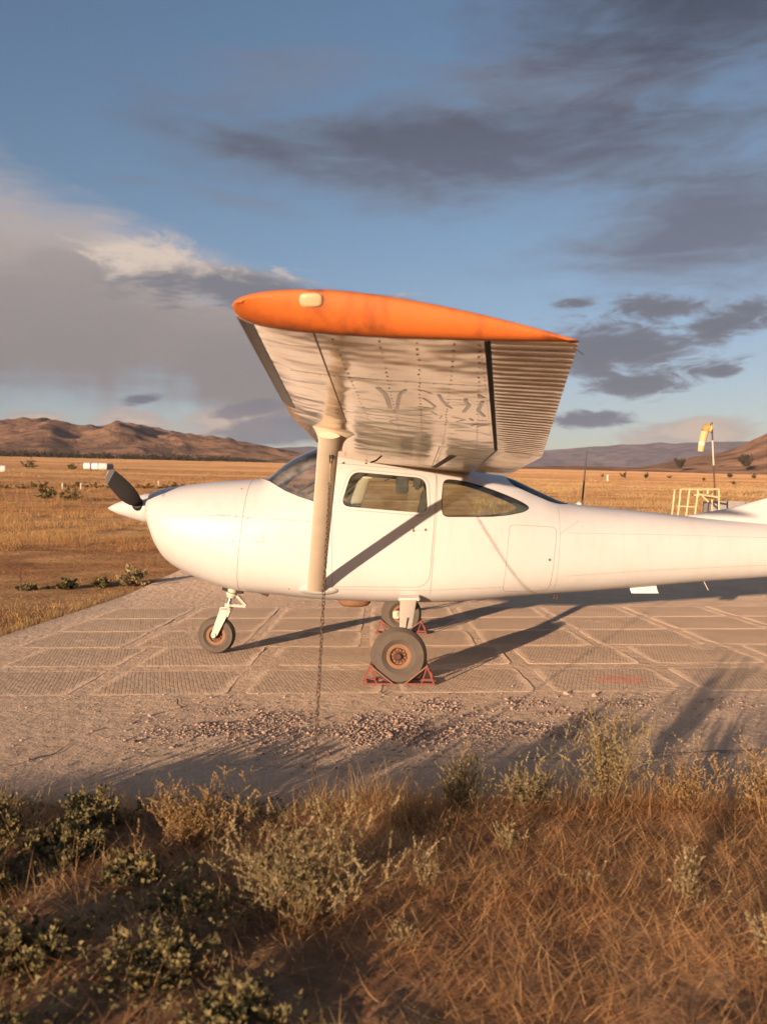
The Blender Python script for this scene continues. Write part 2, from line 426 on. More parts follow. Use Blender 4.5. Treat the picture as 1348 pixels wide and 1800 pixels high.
# numpy value noise
def vnoise(x, y, seed=0):
    xi = np.floor(x).astype(np.int64); yi = np.floor(y).astype(np.int64); xf = x-xi; yf = y-yi
    def h(a, b):
        n = (a*374761393+b*668265263+seed*1274126177) & 0x7fffffff
        n = ((n ^ (n >> 13))*1274126177) & 0x7fffffff
        return ((n ^ (n >> 16)) & 0xffff)/65535.0
    u = xf*xf*(3-2*xf); v = yf*yf*(3-2*yf)
    return (h(xi, yi)*(1-u)+h(xi+1, yi)*u)*(1-v)+(h(xi, yi+1)*(1-u)+h(xi+1, yi+1)*u)*v
def fbm(x, y, o=5, seed=0, g=.5):
    s_ = 0; a = 1; tot = 0
    for i in range(o):
        s_ = s_+a*vnoise(x*2**i, y*2**i, seed+i*17); tot += a; a *= g
    return s_/tot
def sstep(x, a, b):
    q = np.clip((x-a)/(b-a), 0, 1); return q*q*(3-2*q)

# ------------------------------------------------------------------ terrain
def zplain(X, Y):
    X = np.asarray(X, float); Y = np.asarray(Y, float)
    s_ = .0545-.0240*np.clip(X/np.maximum(np.abs(Y), 1), -.7, .7)
    d = Y-15.0; sp_ = np.where(d > 12, d, np.log1p(np.exp(np.clip(d, -40, 12)/2.0))*2.0)
    sp_ = np.where(sp_ > 1500, 1500+(sp_-1500)*.15, sp_)
    z = -.05+s_*sp_
    rr = np.hypot(X, Y)
    amp = np.clip((Y-14)/60, 0, 1)
    z = z+amp*(.35*(fbm(X/14, Y/7, 4, 3)-.5)+np.clip(rr/400, 0, 1)*1.2*(fbm(X/120, Y/60, 3, 9)-.5))
    return z
rs = np.concatenate([np.linspace(.6, 30, 50), np.geomspace(31, 9000, 130)]); na = 360
A = np.linspace(0, 2*pi, na, endpoint=False)
RR, AA = np.meshgrid(rs, A, indexing='ij')
X = RR*np.sin(AA); Y = RR*np.cos(AA); Z = zplain(X, Y)
V = np.concatenate([np.stack([X.ravel(), Y.ravel(), Z.ravel()], 1), [[0, 0, -.05]]])
i, j = np.meshgrid(np.arange(len(rs)-1), np.arange(na), indexing='ij'); j2 = (j+1) % na
F = np.stack([(i*na+j), (i*na+j2), ((i+1)*na+j2), ((i+1)*na+j)], -1).reshape(-1, 4)
me = np_mesh(V, F)
bm = bmesh.new(); bm.from_mesh(me); bm.verts.ensure_lookup_table()
for k in range(na): bm.faces.new((bm.verts[len(V)-1], bm.verts[k], bm.verts[(k+1) % na]))
bmesh.ops.recalc_face_normals(bm, faces=bm.faces); bm.to_mesh(me); bm.free()
struct(obj('plain', me, 'plain', smooth=180))

# hills: crest line given as (azimuth deg, elevation deg)
def hill_range(name, crest, r0, rc, r1, seed, mat, scale, rough_amt, na=420, nr=110):
    az = np.linspace(crest[0][0], crest[-1][0], na); ce = np.interp(az, [q[0] for q in crest], [q[1] for q in crest])
    k = np.array([1, 2, 3, 2, 1])/9.0; ce = np.convolve(np.pad(ce, 2, 'edge'), k, 'valid')
    rr = np.geomspace(r0, r1, nr); RRn, AZ_ = np.meshgrid(rr, np.radians(az), indexing='ij')
    X = RRn*np.sin(AZ_); Y = RRn*np.cos(AZ_); base = zplain(X, Y)
    up = sstep(RRn, r0, rc)**1.15*(1-.55*sstep(RRn, rc, r1))
    n1 = fbm(X/scale, Y/(scale*1.3), 5, seed); rid = 1-np.abs(2*fbm(X/(scale*.55), Y/(scale*.9), 4, seed+5)-1)
    h = up*(1-rough_amt+rough_amt*(.9*n1+.75*(rid-.4)))
    el = np.tan(np.radians(ce))[None, :]
    zt_ = el*Y/np.cos(np.arctan2(X, Y))*np.cos(np.arctan2(X, Y))   # keeps the crest angle measured from the apron
    target = 1.37+np.tan(np.radians(ce))*rc
    H = np.maximum(target[None, :]-base, 0)*h
    ang = (base+H-1.37)/RRn; sc = np.ones(na)
    for _ in range(6):
        mx = ((base+H*sc[None, :]-1.37)/RRn).max(0); sc *= np.clip(np.tan(np.radians(ce))/np.maximum(mx, 1e-4), .5, 2)
    kk = np.ones(9)/9; sc = np.convolve(np.pad(sc, 4, 'edge'), kk, 'valid')
    Zh = base+H*sc[None, :]-3.0*(1-sstep(RRn, r0, r0*1.06))
    V = np.stack([X.ravel(), Y.ravel(), Zh.ravel()], 1)
    i, j = np.meshgrid(np.arange(nr-1), np.arange(na-1), indexing='ij')
    F = np.stack([i*na+j, (i+1)*na+j, (i+1)*na+j+1, i*na+j+1], -1).reshape(-1, 4)
    o = struct(obj(name, np_mesh(V, F[:, ::-1]), mat, smooth=180))
    return lambda az_, r_: float(Zh[np.argmin(abs(rr-r_)), np.argmin(abs(az-az_))])

far_h = hill_range('mountains', [(-60, 5.2), (-42, 4.6), (-28, 4.3), (-14, 4.0), (-5, 4.25), (2, 3.9), (8, 3.75), (10.5, 3.95), (13, 4.1), (15.5, 4.25), (18, 4.3), (21, 4.3), (23.5, 4.25), (27, 4.2), (40, 4.8), (60, 4.2)],
                   4300, 6800, 8600, 21, 'hill2', 1500, .35)
left_h = hill_range('hills', [(-62, 4.5), (-48, 5.6), (-36, 4.9), (-28, 5.0), (-24.2, 5.55), (-22.6, 5.75), (-21.2, 5.75), (-20, 5.4), (-18.2, 5.45), (-17.2, 5.72), (-16.2, 5.6), (-14, 5.2), (-12.2, 4.95), (-10.4, 4.8), (-8.5, 4.4), (-5.9, 3.95), (-3, 3.55), (0, 3.15), (4, 2.9), (8, 2.6)],
                    1500, 2700, 3600, 4, 'hill', 380, .62)
right_h = hill_range('hill', [(8, 2.55), (11, 2.75), (13, 2.85), (16.6, 2.62), (18, 3.0), (19.5, 3.3), (20.6, 3.5), (21.6, 3.62), (22.8, 4.05), (24.2, 4.75), (26.5, 6.1), (31, 7.4), (40, 8.0), (52, 6.2), (62, 4.2)],
                     1150, 2000, 2800, 33, 'hill', 300, .45)

# ------------------------------------------------------------------ apron
SHX, SHY = tan(R(.5)), tan(R(1.9))
def ap(x, y): return (x-(y-6.4)*SHX, y+x*SHY)
AX0, AX1, AY0, AY1 = -4.15, 34.0, 3.45, 24.0
nx, ny = 330, 190
xs = AX0+(AX1-AX0)*np.linspace(0, 1, nx)**1.7; ys = AY0+(AY1-AY0)*np.linspace(0, 1, ny)**1.4
Xg, Yg = np.meshgrid(xs, ys, indexing='ij')
Xs = Xg.copy(); Xs[0] += .10*(fbm(ys*1.1, ys*0, 4, 5)-.5)+.05
Zg = -.0012+.007*(fbm(Xg*1.9, Yg*1.9, 5, 8)-.5)-.0*Xg
Zg += np.maximum(0, zplain(Xg, Yg)+.03)*sstep(Yg, 12.6, 16.0); Zg[0] -= .06; Zg[-1] -= .06; Zg[:, 0] -= .06; Zg[:, -1] -= .12
V = np.stack([Xs.ravel(), (Yg+Xg*0).ravel(), Zg.ravel()], 1)
i, j = np.meshgrid(np.arange(nx-1), np.arange(ny-1), indexing='ij')
F = np.stack([i*ny+j, (i+1)*ny+j, (i+1)*ny+j+1, i*ny+j+1], -1).reshape(-1, 4)
apron = struct(obj('apron', np_mesh(V, F), 'dust', smooth=180))

def slab(cx0, cx1, cy0, cy1, seed, red=False):
    rg = np.random.default_rng(seed); n = 15
    u = np.linspace(0, 1, n); U, W = np.meshgrid(u, u, indexing='ij')
    jx0 = .012*(fbm(u*5, u*0+seed, 3, seed)-.5)*2; jx1 = .012*(fbm(u*5, u*0+seed+3, 3, seed+1)-.5)*2
    jy0 = .012*(fbm(u*5, u*0+seed+7, 3, seed+2)-.5)*2; jy1 = .012*(fbm(u*5, u*0+seed+9, 3, seed+4)-.5)*2
    x = (cx0+jx0[None, :])*(1-U)+(cx1+jx1[None, :])*U; y = (cy0+jy0[:, None])*(1-W)+(cy1+jy1[:, None])*W
    # clip the corners
    cx, cy = (cx0+cx1)/2, (cy0+cy1)/2
    du = np.minimum(U, 1-U); dw = np.minimum(W, 1-W); ed = np.minimum(du*(cx1-cx0), dw*(cy1-cy0))
    cr = np.clip(1-(du+dw)/.09, 0, 1)*rg.uniform(.01, .05); x = x+(cx-x)*cr; y = y+(cy-y)*cr
    z = .0035*(fbm(x*2, y*2, 3, seed)-.5)+rg.uniform(-.0006, .0012)+.0012
    gx, gy = ap(x, y); ox_, oy_ = ap(cx, cy)
    V = np.stack([(gx-ox_).ravel(), (gy-oy_).ravel(), z.ravel()], 1); e = np.clip(1-ed/.13, 0, 1).ravel()
    i, j = np.meshgrid(np.arange(n-1), np.arange(n-1), indexing='ij')
    F = np.stack([i*n+j, (i+1)*n+j, (i+1)*n+j+1, i*n+j+1], -1).reshape(-1, 4)
    ring = [k*n for k in range(n)]+[(n-1)*n+k for k in range(1, n)]+[k*n+n-1 for k in range(n-2, -1, -1)]+[k for k in range(n-2, 0, -1)]
    b0 = len(V); Vb = V[ring].copy(); Vb[:, 2] = -.03; V = np.concatenate([V, Vb]); e = np.concatenate([e, np.ones(len(ring))])
    L_ = len(ring); Fs = np.array([[ring[(k+1) % L_], ring[k], b0+k, b0+(k+1) % L_] for k in range(L_)])
    me = np_mesh(V, np.concatenate([F, Fs[:, ::-1]]))
    at = me.attributes.new('edge', 'FLOAT', 'POINT'); at.data.foreach_set('value', e.astype(np.float32))
    at = me.attributes.new('red', 'FLOAT', 'POINT')
    if red:
        rv = 1-np.hypot((V[:, 0]-.12)/.42, (V[:, 1]+.02)/.34); at.data.foreach_set('value', np.clip(rv, 0, 1).astype(np.float32))
    o = obj('concrete_slab', me, 'slab', apron, smooth=40); o.location = (ox_, oy_, -.0008)
    return o
rows = [(6.40, 7.36), (7.56, 8.56), (8.61, 9.71), (9.75, 10.86), (10.90, 12.05)]
k = 0
for ri, (y0, y1) in enumerate(rows):
    off, per = ((.06, 1.165) if ri == 0 else (.07, 1.16) if ri == 1 else (-.17, 1.185))
    for c_ in range(-4, 9):
        x0 = off+c_*per; x1 = x0+per; k += 1
        if x0 < -3.75 or x0 > 6.8: continue
        g0 = .07 if ri < 2 else .05
        slab(x0+g0, x1-g0, y0, y1, 100+k, red=(ri == 0 and c_ == 1))

# hairline cracks in the screed
def ground_ribbon(pts, wdt, z=.0015, seed=1):
    rg = random.Random(seed); V, F = [], []; fine = []
    for a, b in zip(pts, pts[1:]):
        n = max(2, int((Vector(b)-Vector(a)).length/.05))
        for q in range(n): fine.append((a[0]+(b[0]-a[0])*q/n+rg.uniform(-.012, .012), a[1]+(b[1]-a[1])*q/n+rg.uniform(-.012, .012)))
    fine.append(pts[-1])
    for q, p_ in enumerate(fine):
        d = Vector(fine[min(q+1, len(fine)-1)])-Vector(fine[max(q-1, 0)]); nrm = Vector((-d.y, d.x)).normalized()*wdt*rg.uniform(.3, 1)
        V += [(p_[0]+nrm.x, p_[1]+nrm.y, z), (p_[0]-nrm.x, p_[1]-nrm.y, z)]
        if q: F.append((2*q-2, 2*q-1, 2*q+1, 2*q))
    return mesh(V, F)
for q, (pts, wd) in enumerate([([(-1.35, 4.75), (-.4, 4.78), (.5, 4.72), (1.1, 4.68), (2.3, 4.86)], .004),
                               ([(-2.0, 4.55), (-1.86, 4.78), (-1.82, 5.0)], .007), ([(-1.65, 5.6), (-1.4, 5.9), (-1.5, 6.2)], .005),
                               ([(1.15, 4.75), (1.5, 4.79), (2.1, 4.86)], .006), ([(-.9, 4.6), (-.2, 4.5), (.5, 4.58)], .003)]):
    obj('crack', ground_ribbon(pts, wd, .004, q), 'dark', apron)

# ------------------------------------------------------------------ the airplane
plane = thing('airplane', 'white single engine high wing airplane with orange wing tip, parked on the slabs', 'airplane', (.16, 8.12, 0), R(-1.6))

ST = np.array([  # x, z top, z bottom, half width, z of widest, exponent above, exponent below
    (-2.385, 1.500, 1.270, .205, 1.39, 2.2, 2.2), (-2.365, 1.528, 1.215, .27, 1.37, 2.2, 2.2), (-2.335, 1.548, 1.140, .325, 1.34, 2.3, 2.2), (-2.28, 1.570, 1.000, .375, 1.28, 2.4, 2.2),
    (-2.20, 1.588, .890, .410, 1.24, 2.5, 2.3), (-2.05, 1.611, .792, .445, 1.19, 2.5, 2.4), (-1.86, 1.634, .707, .475, 1.15, 2.6, 2.5), (-1.675, 1.650, .650, .497, 1.12, 2.6, 2.7),
    (-1.50, 1.662, .617, .512, 1.10, 2.7, 2.9), (-1.30, 1.680, .593, .526, 1.08, 2.7, 3.1), (-1.08, 1.822, .572, .538, 1.06, 2.6, 3.3), (-.87, 1.932, .550, .546, 1.04, 2.6, 3.4),
    (-.76, 1.965, .543, .550, 1.03, 2.7, 3.5), (-.60, 1.950, .534, .553, 1.02, 3.0, 3.6), (-.40, 1.925, .526, .556, 1.01, 3.2, 3.6), (0, 1.870, .515, .560, 1.0, 3.3, 3.6),
    (.30, 1.820, .514, .557, 1.0, 3.2, 3.5), (.60, 1.765, .528, .548, 1.0, 3.0, 3.4), (.85, 1.722, .546, .530, 1.0, 2.8, 3.2), (1.0, 1.690, .560, .515, 1.0, 2.6, 3.0),
    (1.28, 1.565, .581, .478, 1.0, 2.4, 2.8), (1.55, 1.450, .599, .440, 1.0, 2.3, 2.6), (1.75, 1.418, .612, .412, 1.0, 2.3, 2.5), (2.24, 1.368, .650, .345, 1.0, 2.3, 2.4),
    (2.83, 1.302, .702, .275, 1.0, 2.2, 2.3), (3.4, 1.250, .742, .215, 1.0, 2.2, 2.2), (4.2, 1.19, .83, .14, 1.02, 2.1, 2.1), (5.0, 1.14, .93, .07, 1.04, 2.0, 2.0)])
def pchip(x, xp, fp):
    h = np.diff(xp); d = np.diff(fp)/h; m_ = np.zeros_like(fp)
    m_[1:-1] = np.where(d[:-1]*d[1:] > 0, 2*d[:-1]*d[1:]/np.where(abs(d[:-1]+d[1:]) < 1e-9, 1, d[:-1]+d[1:]), 0); m_[0] = d[0]; m_[-1] = d[-1]
    k_ = np.clip(np.searchsorted(xp, x)-1, 0, len(xp)-2); s_ = (x-xp[k_])/h[k_]
    return fp[k_]*(2*s_**3-3*s_**2+1)+m_[k_]*h[k_]*(s_**3-2*s_**2+s_)+fp[k_+1]*(-2*s_**3+3*s_**2)+m_[k_+1]*h[k_]*(s_**3-s_**2)
def sec(x): x = np.atleast_1d(np.asarray(x, float)); return [pchip(x, ST[:, 0], ST[:, q]) for q in range(1, 7)]
def ysurf(x, z):
    zt, zb, wd, zc, n1, n2 = [float(q[0]) for q in sec(x)]
    if z >= zc: q = min(1, (z-zc)/(zt-zc)); n = n1
    else: q = min(1, (zc-z)/(zc-zb)); n = n2
    return wd*(1-q**n)**(1/n)
def slant(x0): return .107*np.exp(-((x0+1.43)/.22)**2)
def loft_body(xs, off=0.0, nth=96, mats=None, midx=0):
    xs = np.asarray(xs, float); zt, zb, wd, zc, n1, n2 = [q[:, None] for q in sec(xs)]
    zt = zt+off; zb = zb-off; wd = wd+off
    th = np.linspace(0, 2*pi, nth, endpoint=False)[None, :]; cs, sn = np.cos(th), np.sin(th)
    n = np.where(sn >= 0, n1, n2)
    y = wd*np.sign(cs)*np.abs(cs)**(2/n); z = zc+np.where(sn >= 0, zt-zc, zc-zb)*np.sign(sn)*np.abs(sn)**(2/n)
    x = xs[:, None]+slant(xs)[:, None]*(z-1.16)
    V = np.stack([np.broadcast_to(x, y.shape), y, z], -1).reshape(-1, 3); nx_ = len(xs)
    F = []
    for i in range(nx_-1):
        for k in range(nth):
            k2 = (k+1) % nth; F.append((i*nth+k, i*nth+k2, (i+1)*nth+k2, (i+1)*nth+k))
    F.append(tuple(range(nth-1, -1, -1))); F.append(tuple((nx_-1)*nth+k for k in range(nth)))
    me = mesh(V, F); bm = bmesh.new(); bm.from_mesh(me); bmesh.ops.recalc_face_normals(bm, faces=bm.faces); bm.to_mesh(me); bm.free()
    for q in (mats or ['paint', 'inside']): me.materials.append(M[q])
    me.polygons.foreach_set('material_index', [midx]*len(me.polygons))
    return link(bpy.data.objects.new('fuselage', me))

def roundpoly(pts, r, seg=5):
    out_ = []; n = len(pts)
    for i in range(n):
        p0, p1, p2 = Vector(pts[i-1]), Vector(pts[i]), Vector(pts[(i+1) % n])
        rr = r[i] if isinstance(r, (list, tuple)) else r
        a = (p0-p1); b = (p2-p1); d = min(rr, a.length*.45, b.length*.45)
        A_, B_ = p1+a.normalized()*d, p1+b.normalized()*d
        if rr <= 0: out_.append(tuple(p1)); continue
        for s_ in range(seg+1):
            q = s_/seg; out_.append(tuple(A_*(1-q)**2+p1*2*q*(1-q)+B_*q*q))
    return out_
def prism(poly, y0, y1, midx=0):
    n = len(poly); V = [(p[0], y0, p[1]) for p in poly]+[(p[0], y1, p[1]) for p in poly]
    F = [tuple(range(n)), tuple(range(2*n-1, n-1, -1))]+[(i, n+i, n+(i+1) % n, (i+1) % n) for i in range(n)]
    me = mesh(V, F); bm = bmesh.new(); bm.from_mesh(me); bmesh.ops.recalc_face_normals(bm, faces=bm.faces); bm.to_mesh(me); bm.free()
    for q in ('paint', 'inside'): me.materials.append(M[q])
    me.polygons.foreach_set('material_index', [midx]*len(me.polygons))
    return link(bpy.data.objects.new('cutter', me))
def offset_poly(poly, d):
    P = [Vector(p) for p in poly]; n = len(P); ar = sum(P[i].x*P[(i+1) % n].y-P[(i+1) % n].x*P[i].y for i in range(n)); sg = 1 if ar > 0 else -1
    out_ = []
    for i in range(n):
        e = (P[(i+1) % n]-P[i-1]).normalized(); out_.append(tuple(P[i]+Vector((e.y, -e.x))*d*sg))
    return out_

W_DOOR = roundpoly([(-.432, 1.722), (.233, 1.660), (.251, 1.342), (-.528, 1.408)], .085)
W_REAR = roundpoly([(.395, 1.648), (.50, 1.642), (.62, 1.620), (.74, 1.585), (.87, 1.539), (1.008, 1.483), (1.10, 1.440), (1.165, 1.395), (1.11, 1.362), (.97, 1.333), (.81, 1.319), (.38, 1.318), (.374, 1.47)],
                   [.05, .04, .05, .05, .05, .05, .04, .06, .04, .05, .05, .05, .05], 3)
W_SHIELD = [(-1.318, 1.672), (-1.19, 1.632), (-1.034, 1.543), (-.90, 1.488), (-.765, 1.444), (-.735, 1.452), (-.63, 1.80), (-.63, 2.3), (-1.36, 2.3)]
W_BACK = [(.985, 1.664), (1.01, 1.622), (1.05, 1.589), (1.16, 1.540), (1.278, 1.490), (1.36, 1.455), (1.423, 1.438), (1.47, 1.430), (1.55, 1.428), (1.62, 1.47), (1.30, 1.75), (1.06, 1.86), (.975, 1.80)]
DOOR = roundpoly([(-.60, 1.800), (.327, 1.712), (.308, 1.343), (.257, .690), (-.600, .690)], [.03, .05, .02, .13, .05], 6)
BAG = roundpoly([(.978, 1.243), (1.402, 1.218), (1.345, .642), (.922, .642)], .05, 5)
xs_f = np.unique(np.concatenate([np.linspace(-1.425, 1.8, 110), np.linspace(1.8, 5.0, 44)]))
xs_c = np.unique(np.concatenate([-2.385+.2*np.linspace(0, 1, 18)**1.6, np.linspace(-2.185, -1.4285, 26)]))

fus = loft_body(xs_f)
cav = loft_body(np.linspace(-1.33, 1.60, 60), -.022, 64, midx=1)
boolean(fus, cav)
for poly in (W_DOOR, W_REAR, W_SHIELD, W_BACK): boolean(fus, prism(poly, -1.2, 1.2, 1))
fus.name = 'fuselage'; fus.parent = plane
def finish(o, ang=32):
    me = o.data; me.polygons.foreach_set('use_smooth', [True]*len(me.polygons)); me.set_sharp_from_angle(angle=R(ang)); return o
finish(fus)
cowl = finish(loft_body(xs_c), 40); cowl.name = 'cowling'; cowl.parent = plane

def skin(poly, y0, y1, o_out, o_in, mat, name, parent, holes=()):
    """a piece of the body's skin inside a side outline, between two offsets from the surface"""
    a = loft_body(np.linspace(-1.42, 1.9, 90), o_out, 96, [mat, mat]); b = loft_body(np.linspace(-1.5, 2.0, 90), o_in, 96, [mat, mat])
    boolean(a, b); boolean(a, prism(poly, y0, y1), 'INTERSECT')
    for h in holes: boolean(a, prism(h, y0, y1))
    a.name = name; a.parent = parent; a.data.materials.clear(); a.data.materials.append(M[mat])
    a.data.polygons.foreach_set('material_index', [0]*len(a.data.polygons))
    return finish(a, 30)
skin(W_SHIELD, -1, 1, -.004, -.009, 'windshield', 'windshield', plane)
skin(W_BACK, -1, 1, -.003, -.008, 'backglass', 'rear_window', plane)

def ribbon(pts, wdt, side=-1, off=.0022, closed=False, step=.02):
    P = [Vector(p) for p in pts]; fine = []
    segs = list(zip(P, P[1:]+([P[0]] if closed else [])))
    if not closed: segs = list(zip(P, P[1:]))
    for a, b in segs:
        n = max(1, int((b-a).length/step))
        for q in range(n): fine.append(a+(b-a)*q/n)
    if not closed: fine.append(P[-1])
    n = len(fine); V, F = [], []
    for q in range(n):
        d = (fine[(q+1) % n]-fine[q-1]) if closed else (fine[min(q+1, n-1)]-fine[max(q-1, 0)])
        nr = Vector((-d.y, d.x)).normalized()*wdt/2
        for s_ in (1, -1):
            p_ = fine[q]+nr*s_; V.append((p_.x, side*(ysurf(p_.x, p_.y)+off), p_.y))
        if q: F.append((2*q-2, 2*q-1, 2*q+1, 2*q))
    if closed: F.append((2*n-2, 2*n-1, 1, 0))
    return mesh(V, F)

for side in (-1, 1):
    y0, y1 = (-1, 0) if side < 0 else (0, 1)
    door = skin(DOOR, y0, y1, .0025, -.010, 'paint', 'cabin_door', plane, [W_DOOR])
    obj('door_gap', ribbon(offset_poly(DOOR, .002), .005, side, .0012, True), 'seam', door)
    skin(W_DOOR, y0, y1, -.004, -.008, 'glass', 'window_pane', door)
    fr = skin(offset_poly(W_DOOR, .022), y0, y1, .007, -.004, 'paint', 'window_frame', door, [offset_poly(W_DOOR, -.001)])
    obj('window_seal', ribbon(offset_poly(W_DOOR, .024), .004, side, .0042, True), 'seam', door)
    pane = skin(W_REAR, y0, y1, -.002, -.007, 'glass', 'rear_side_window', plane)
    obj('window_seal', ribbon(offset_poly(W_REAR, .003), .007, side, .0015, True), 'boot', pane)
    hb = bmesh.new(); add_box(hb, (.172, side*(ysurf(.17, 1.2)+.010), 1.203), (.10, .012, .024))
    bmesh.ops.bevel(hb, geom=hb.edges[:], offset=.003, segments=2, affect='EDGES')
    hd = obj('door_handle', bm_mesh(hb), 'paint', door)
    hb = bmesh.new(); add_box(hb, (.118, side*(ysurf(.12, 1.2)+.013), 1.203), (.012, .02, .04)); obj('handle_grip', bm_mesh(hb), 'rivet', door)
    obj('door_lock', lathe([(0, -.004), (.011, -.004), (.011, .003), (0, .004)], 16, 'Y', (.227, side*(ysurf(.227, 1.2)+.006), 1.199)), 'rivet', door)
bag = skin(BAG, -1, 0, .0022, -.008, 'paint', 'baggage_door', plane)
obj('door_gap', ribbon(offset_poly(BAG, .002), .0045, -1, .0012, True), 'seam', bag)
obj('latch', lathe([(0, -.004), (.012, -.004), (.010, .003), (0, .005)], 16, 'Y', (1.335, -(ysurf(1.335, .93)+.003), .93)), 'rivet', bag)
# skin joints
for pts, wd in [([(-1.66, 1.335), (-1.45, 1.315), (-1.0, 1.285), (-.62, 1.26)], .003), ([(.335, 1.70), (.325, 1.34), (.27, .62)], .003),
                ([(-.615, 1.79), (-.65, 1.3), (-.66, .70)], .0025), ([(1.44, 1.40), (1.43, 1.1), (1.40, .66)], .0022), ([(1.43, 1.16), (1.62, 1.28)], .0025),
                ([(1.5, .78), (2.4, .83), (3.4, .87), (4.6, .98)], .0025), ([(1.5, 1.17), (2.4, 1.15), (3.4, 1.12)], .002), ([(-.60, .662), (.2, .655), (1.3, .70)], .003)]:
    obj('skin_joint', ribbon(pts, wd), 'seam', fus)
obj('skin_joint', ribbon([(-2.25, 1.30), (-2.0, 1.32), (-1.52, 1.325)], .003), 'seam', cowl)
obj('latch_panel', ribbon([(-1.30, 1.09), (-1.22, 1.09), (-1.22, 1.155)], .004), 'seam', fus)
def surface_dots(pts, r, side=-1, off=.0015):
    V, F = [], []
    for x_, z_ in pts:
        o = len(V); V += [(x_+r*cos(a), side*(ysurf(x_+r*cos(a), z_+r*sin(a))+off), z_+r*sin(a)) for a in [pi/3*q for q in range(6)]]; F.append(tuple(range(o, o+6)))
    return mesh(V, F)
stuff(obj('fastener', surface_dots([(-1.49+.107*(z_-1.16), z_) for z_ in (1.57, 1.32, 1.1, .86)]+[(-2.34, 1.37), (-1.36, 1.30), (-1.0, .66), (-.9, .64)], .006), 'rivet', fus))
rv = [(x_+random.uniform(-.001, .001), z_) for x_ in (1.60, 2.02, 2.45, 2.9, 3.35) for z_ in np.arange(.72+(x_-1.6)*.05, 1.34-(x_-1.6)*.07, .034)]
rv += [(x_, .78+(x_-1.5)*.052+.012) for x_ in np.arange(1.5, 3.6, .04)]+[(x_, .672) for x_ in np.arange(-.55, 1.2, .045)]+[(.30-.02*(1.6-z_), z_) for z_ in np.arange(.74, 1.66, .035)]
stuff(obj('rivet', surface_dots(rv, .0026), 'seam', fus))
# windscreen base strip, door sill fairing
obj('windshield_trim', ribbon([(-1.318, 1.668), (-1.19, 1.628), (-1.034, 1.539), (-.90, 1.484), (-.765, 1.440), (-.70, 1.425)], .016, -1, .0035), 'paint', fus)
obj('windshield_trim', ribbon([(-1.318, 1.668), (-1.19, 1.628), (-1.034, 1.539), (-.90, 1.484), (-.765, 1.440)], .016, 1, .0035), 'paint', fus)

# cabin: seats, panel, braces
ip = bmesh.new(); add_box(ip, (-1.02, 0, 1.38), (.20, .92, .30)); add_box(ip, (-1.10, 0, 1.525), (.34, .80, .03)); bmesh.ops.bevel(ip, geom=ip.edges[:], offset=.015, segments=2, affect='EDGES')
obj('instrument_panel', bm_mesh(ip), 'black', plane)
fl = bmesh.new(); add_box(fl, (-.02, 0, .66), (1.7, .84, .03)); obj('cabin_floor', bm_mesh(fl), 'inside', plane)
for yy in (-.26, .26):
    sb = bmesh.new(); add_box(sb, (-.05, yy, .98), (.48, .42, .14))
    add_box(sb, (.20, yy, 1.28), (.10, .40, .62), Matrix.Rotation(R(12), 3, 'Y'))
    bmesh.ops.bevel(sb, geom=sb.edges[:], offset=.04, segments=3, affect='EDGES')
    seat = obj('seat', bm_mesh(sb), 'seatm', plane, smooth=50)
    hb = bmesh.new(); add_box(hb, (.17, yy, 1.65), (.09, .24, .15), Matrix.Rotation(R(8), 3, 'Y')); bmesh.ops.bevel(hb, geom=hb.edges[:], offset=.025, segments=3, affect='EDGES')
    obj('headrest', bm_mesh(hb), 'seatm', seat, smooth=50)
sb = bmesh.new(); add_box(sb, (.98, 0, 1.05), (.12, .8, .5), Matrix.Rotation(R(14), 3, 'Y')); bmesh.ops.bevel(sb, geom=sb.edges[:], offset=.04, segments=3, affect='EDGES')
obj('rear_seat', bm_mesh(sb), 'seatm', plane, smooth=50)
for yy in (-.40, .40):
    obj('cabin_brace', tubes([([(-.99, yy, 1.50), (-.50, yy*1.02, 1.80)], .014), ([(-.62, yy*.95, 1.52), (-.44, yy, 1.66), (-.30, yy, 1.80)], .012)]), 'black', plane)
obj('sun_visor', tube([(-.62, .34, 1.70), (-.60, -.34, 1.70)], .03), 'black', plane)
obj('control_yoke', tubes([([(-.92, -.26, 1.36), (-.74, -.26, 1.36)], .012), ([(-.74, -.37, 1.41), (-.74, -.36, 1.35), (-.74, -.16, 1.35), (-.74, -.15, 1.41)], .013)]), 'black', plane)
hx = bmesh.new(); add_box(hx, (.02, -.34, 1.60), (.12, .06, .15)); bmesh.ops.bevel(hx, geom=hx.edges[:], offset=.015, segments=2, affect='EDGES')
obj('speaker_box', bm_mesh(hx), 'black', plane)

tb = bmesh.new(); add_box(tb, (-1.11, -.16, 1.705), (.07, .06, .065)); bmesh.ops.bevel(tb, geom=tb.edges[:], offset=.018, segments=3, affect='EDGES')
dt = obj('dash_trinket', bm_mesh(tb), 'yel_toy', plane, smooth=60)
obj('trinket_body', lathe([(0, -.03), (.026, -.025), (.03, 0), (.02, .03), (0, .03)], 16, 'Z', (-1.115, -.17, 1.65)), 'bale', dt, smooth=60)
obj('trinket_cup', tube([(-1.19, -.15, 1.665), (-1.04, -.15, 1.68)], .026, 10), 'black', dt)
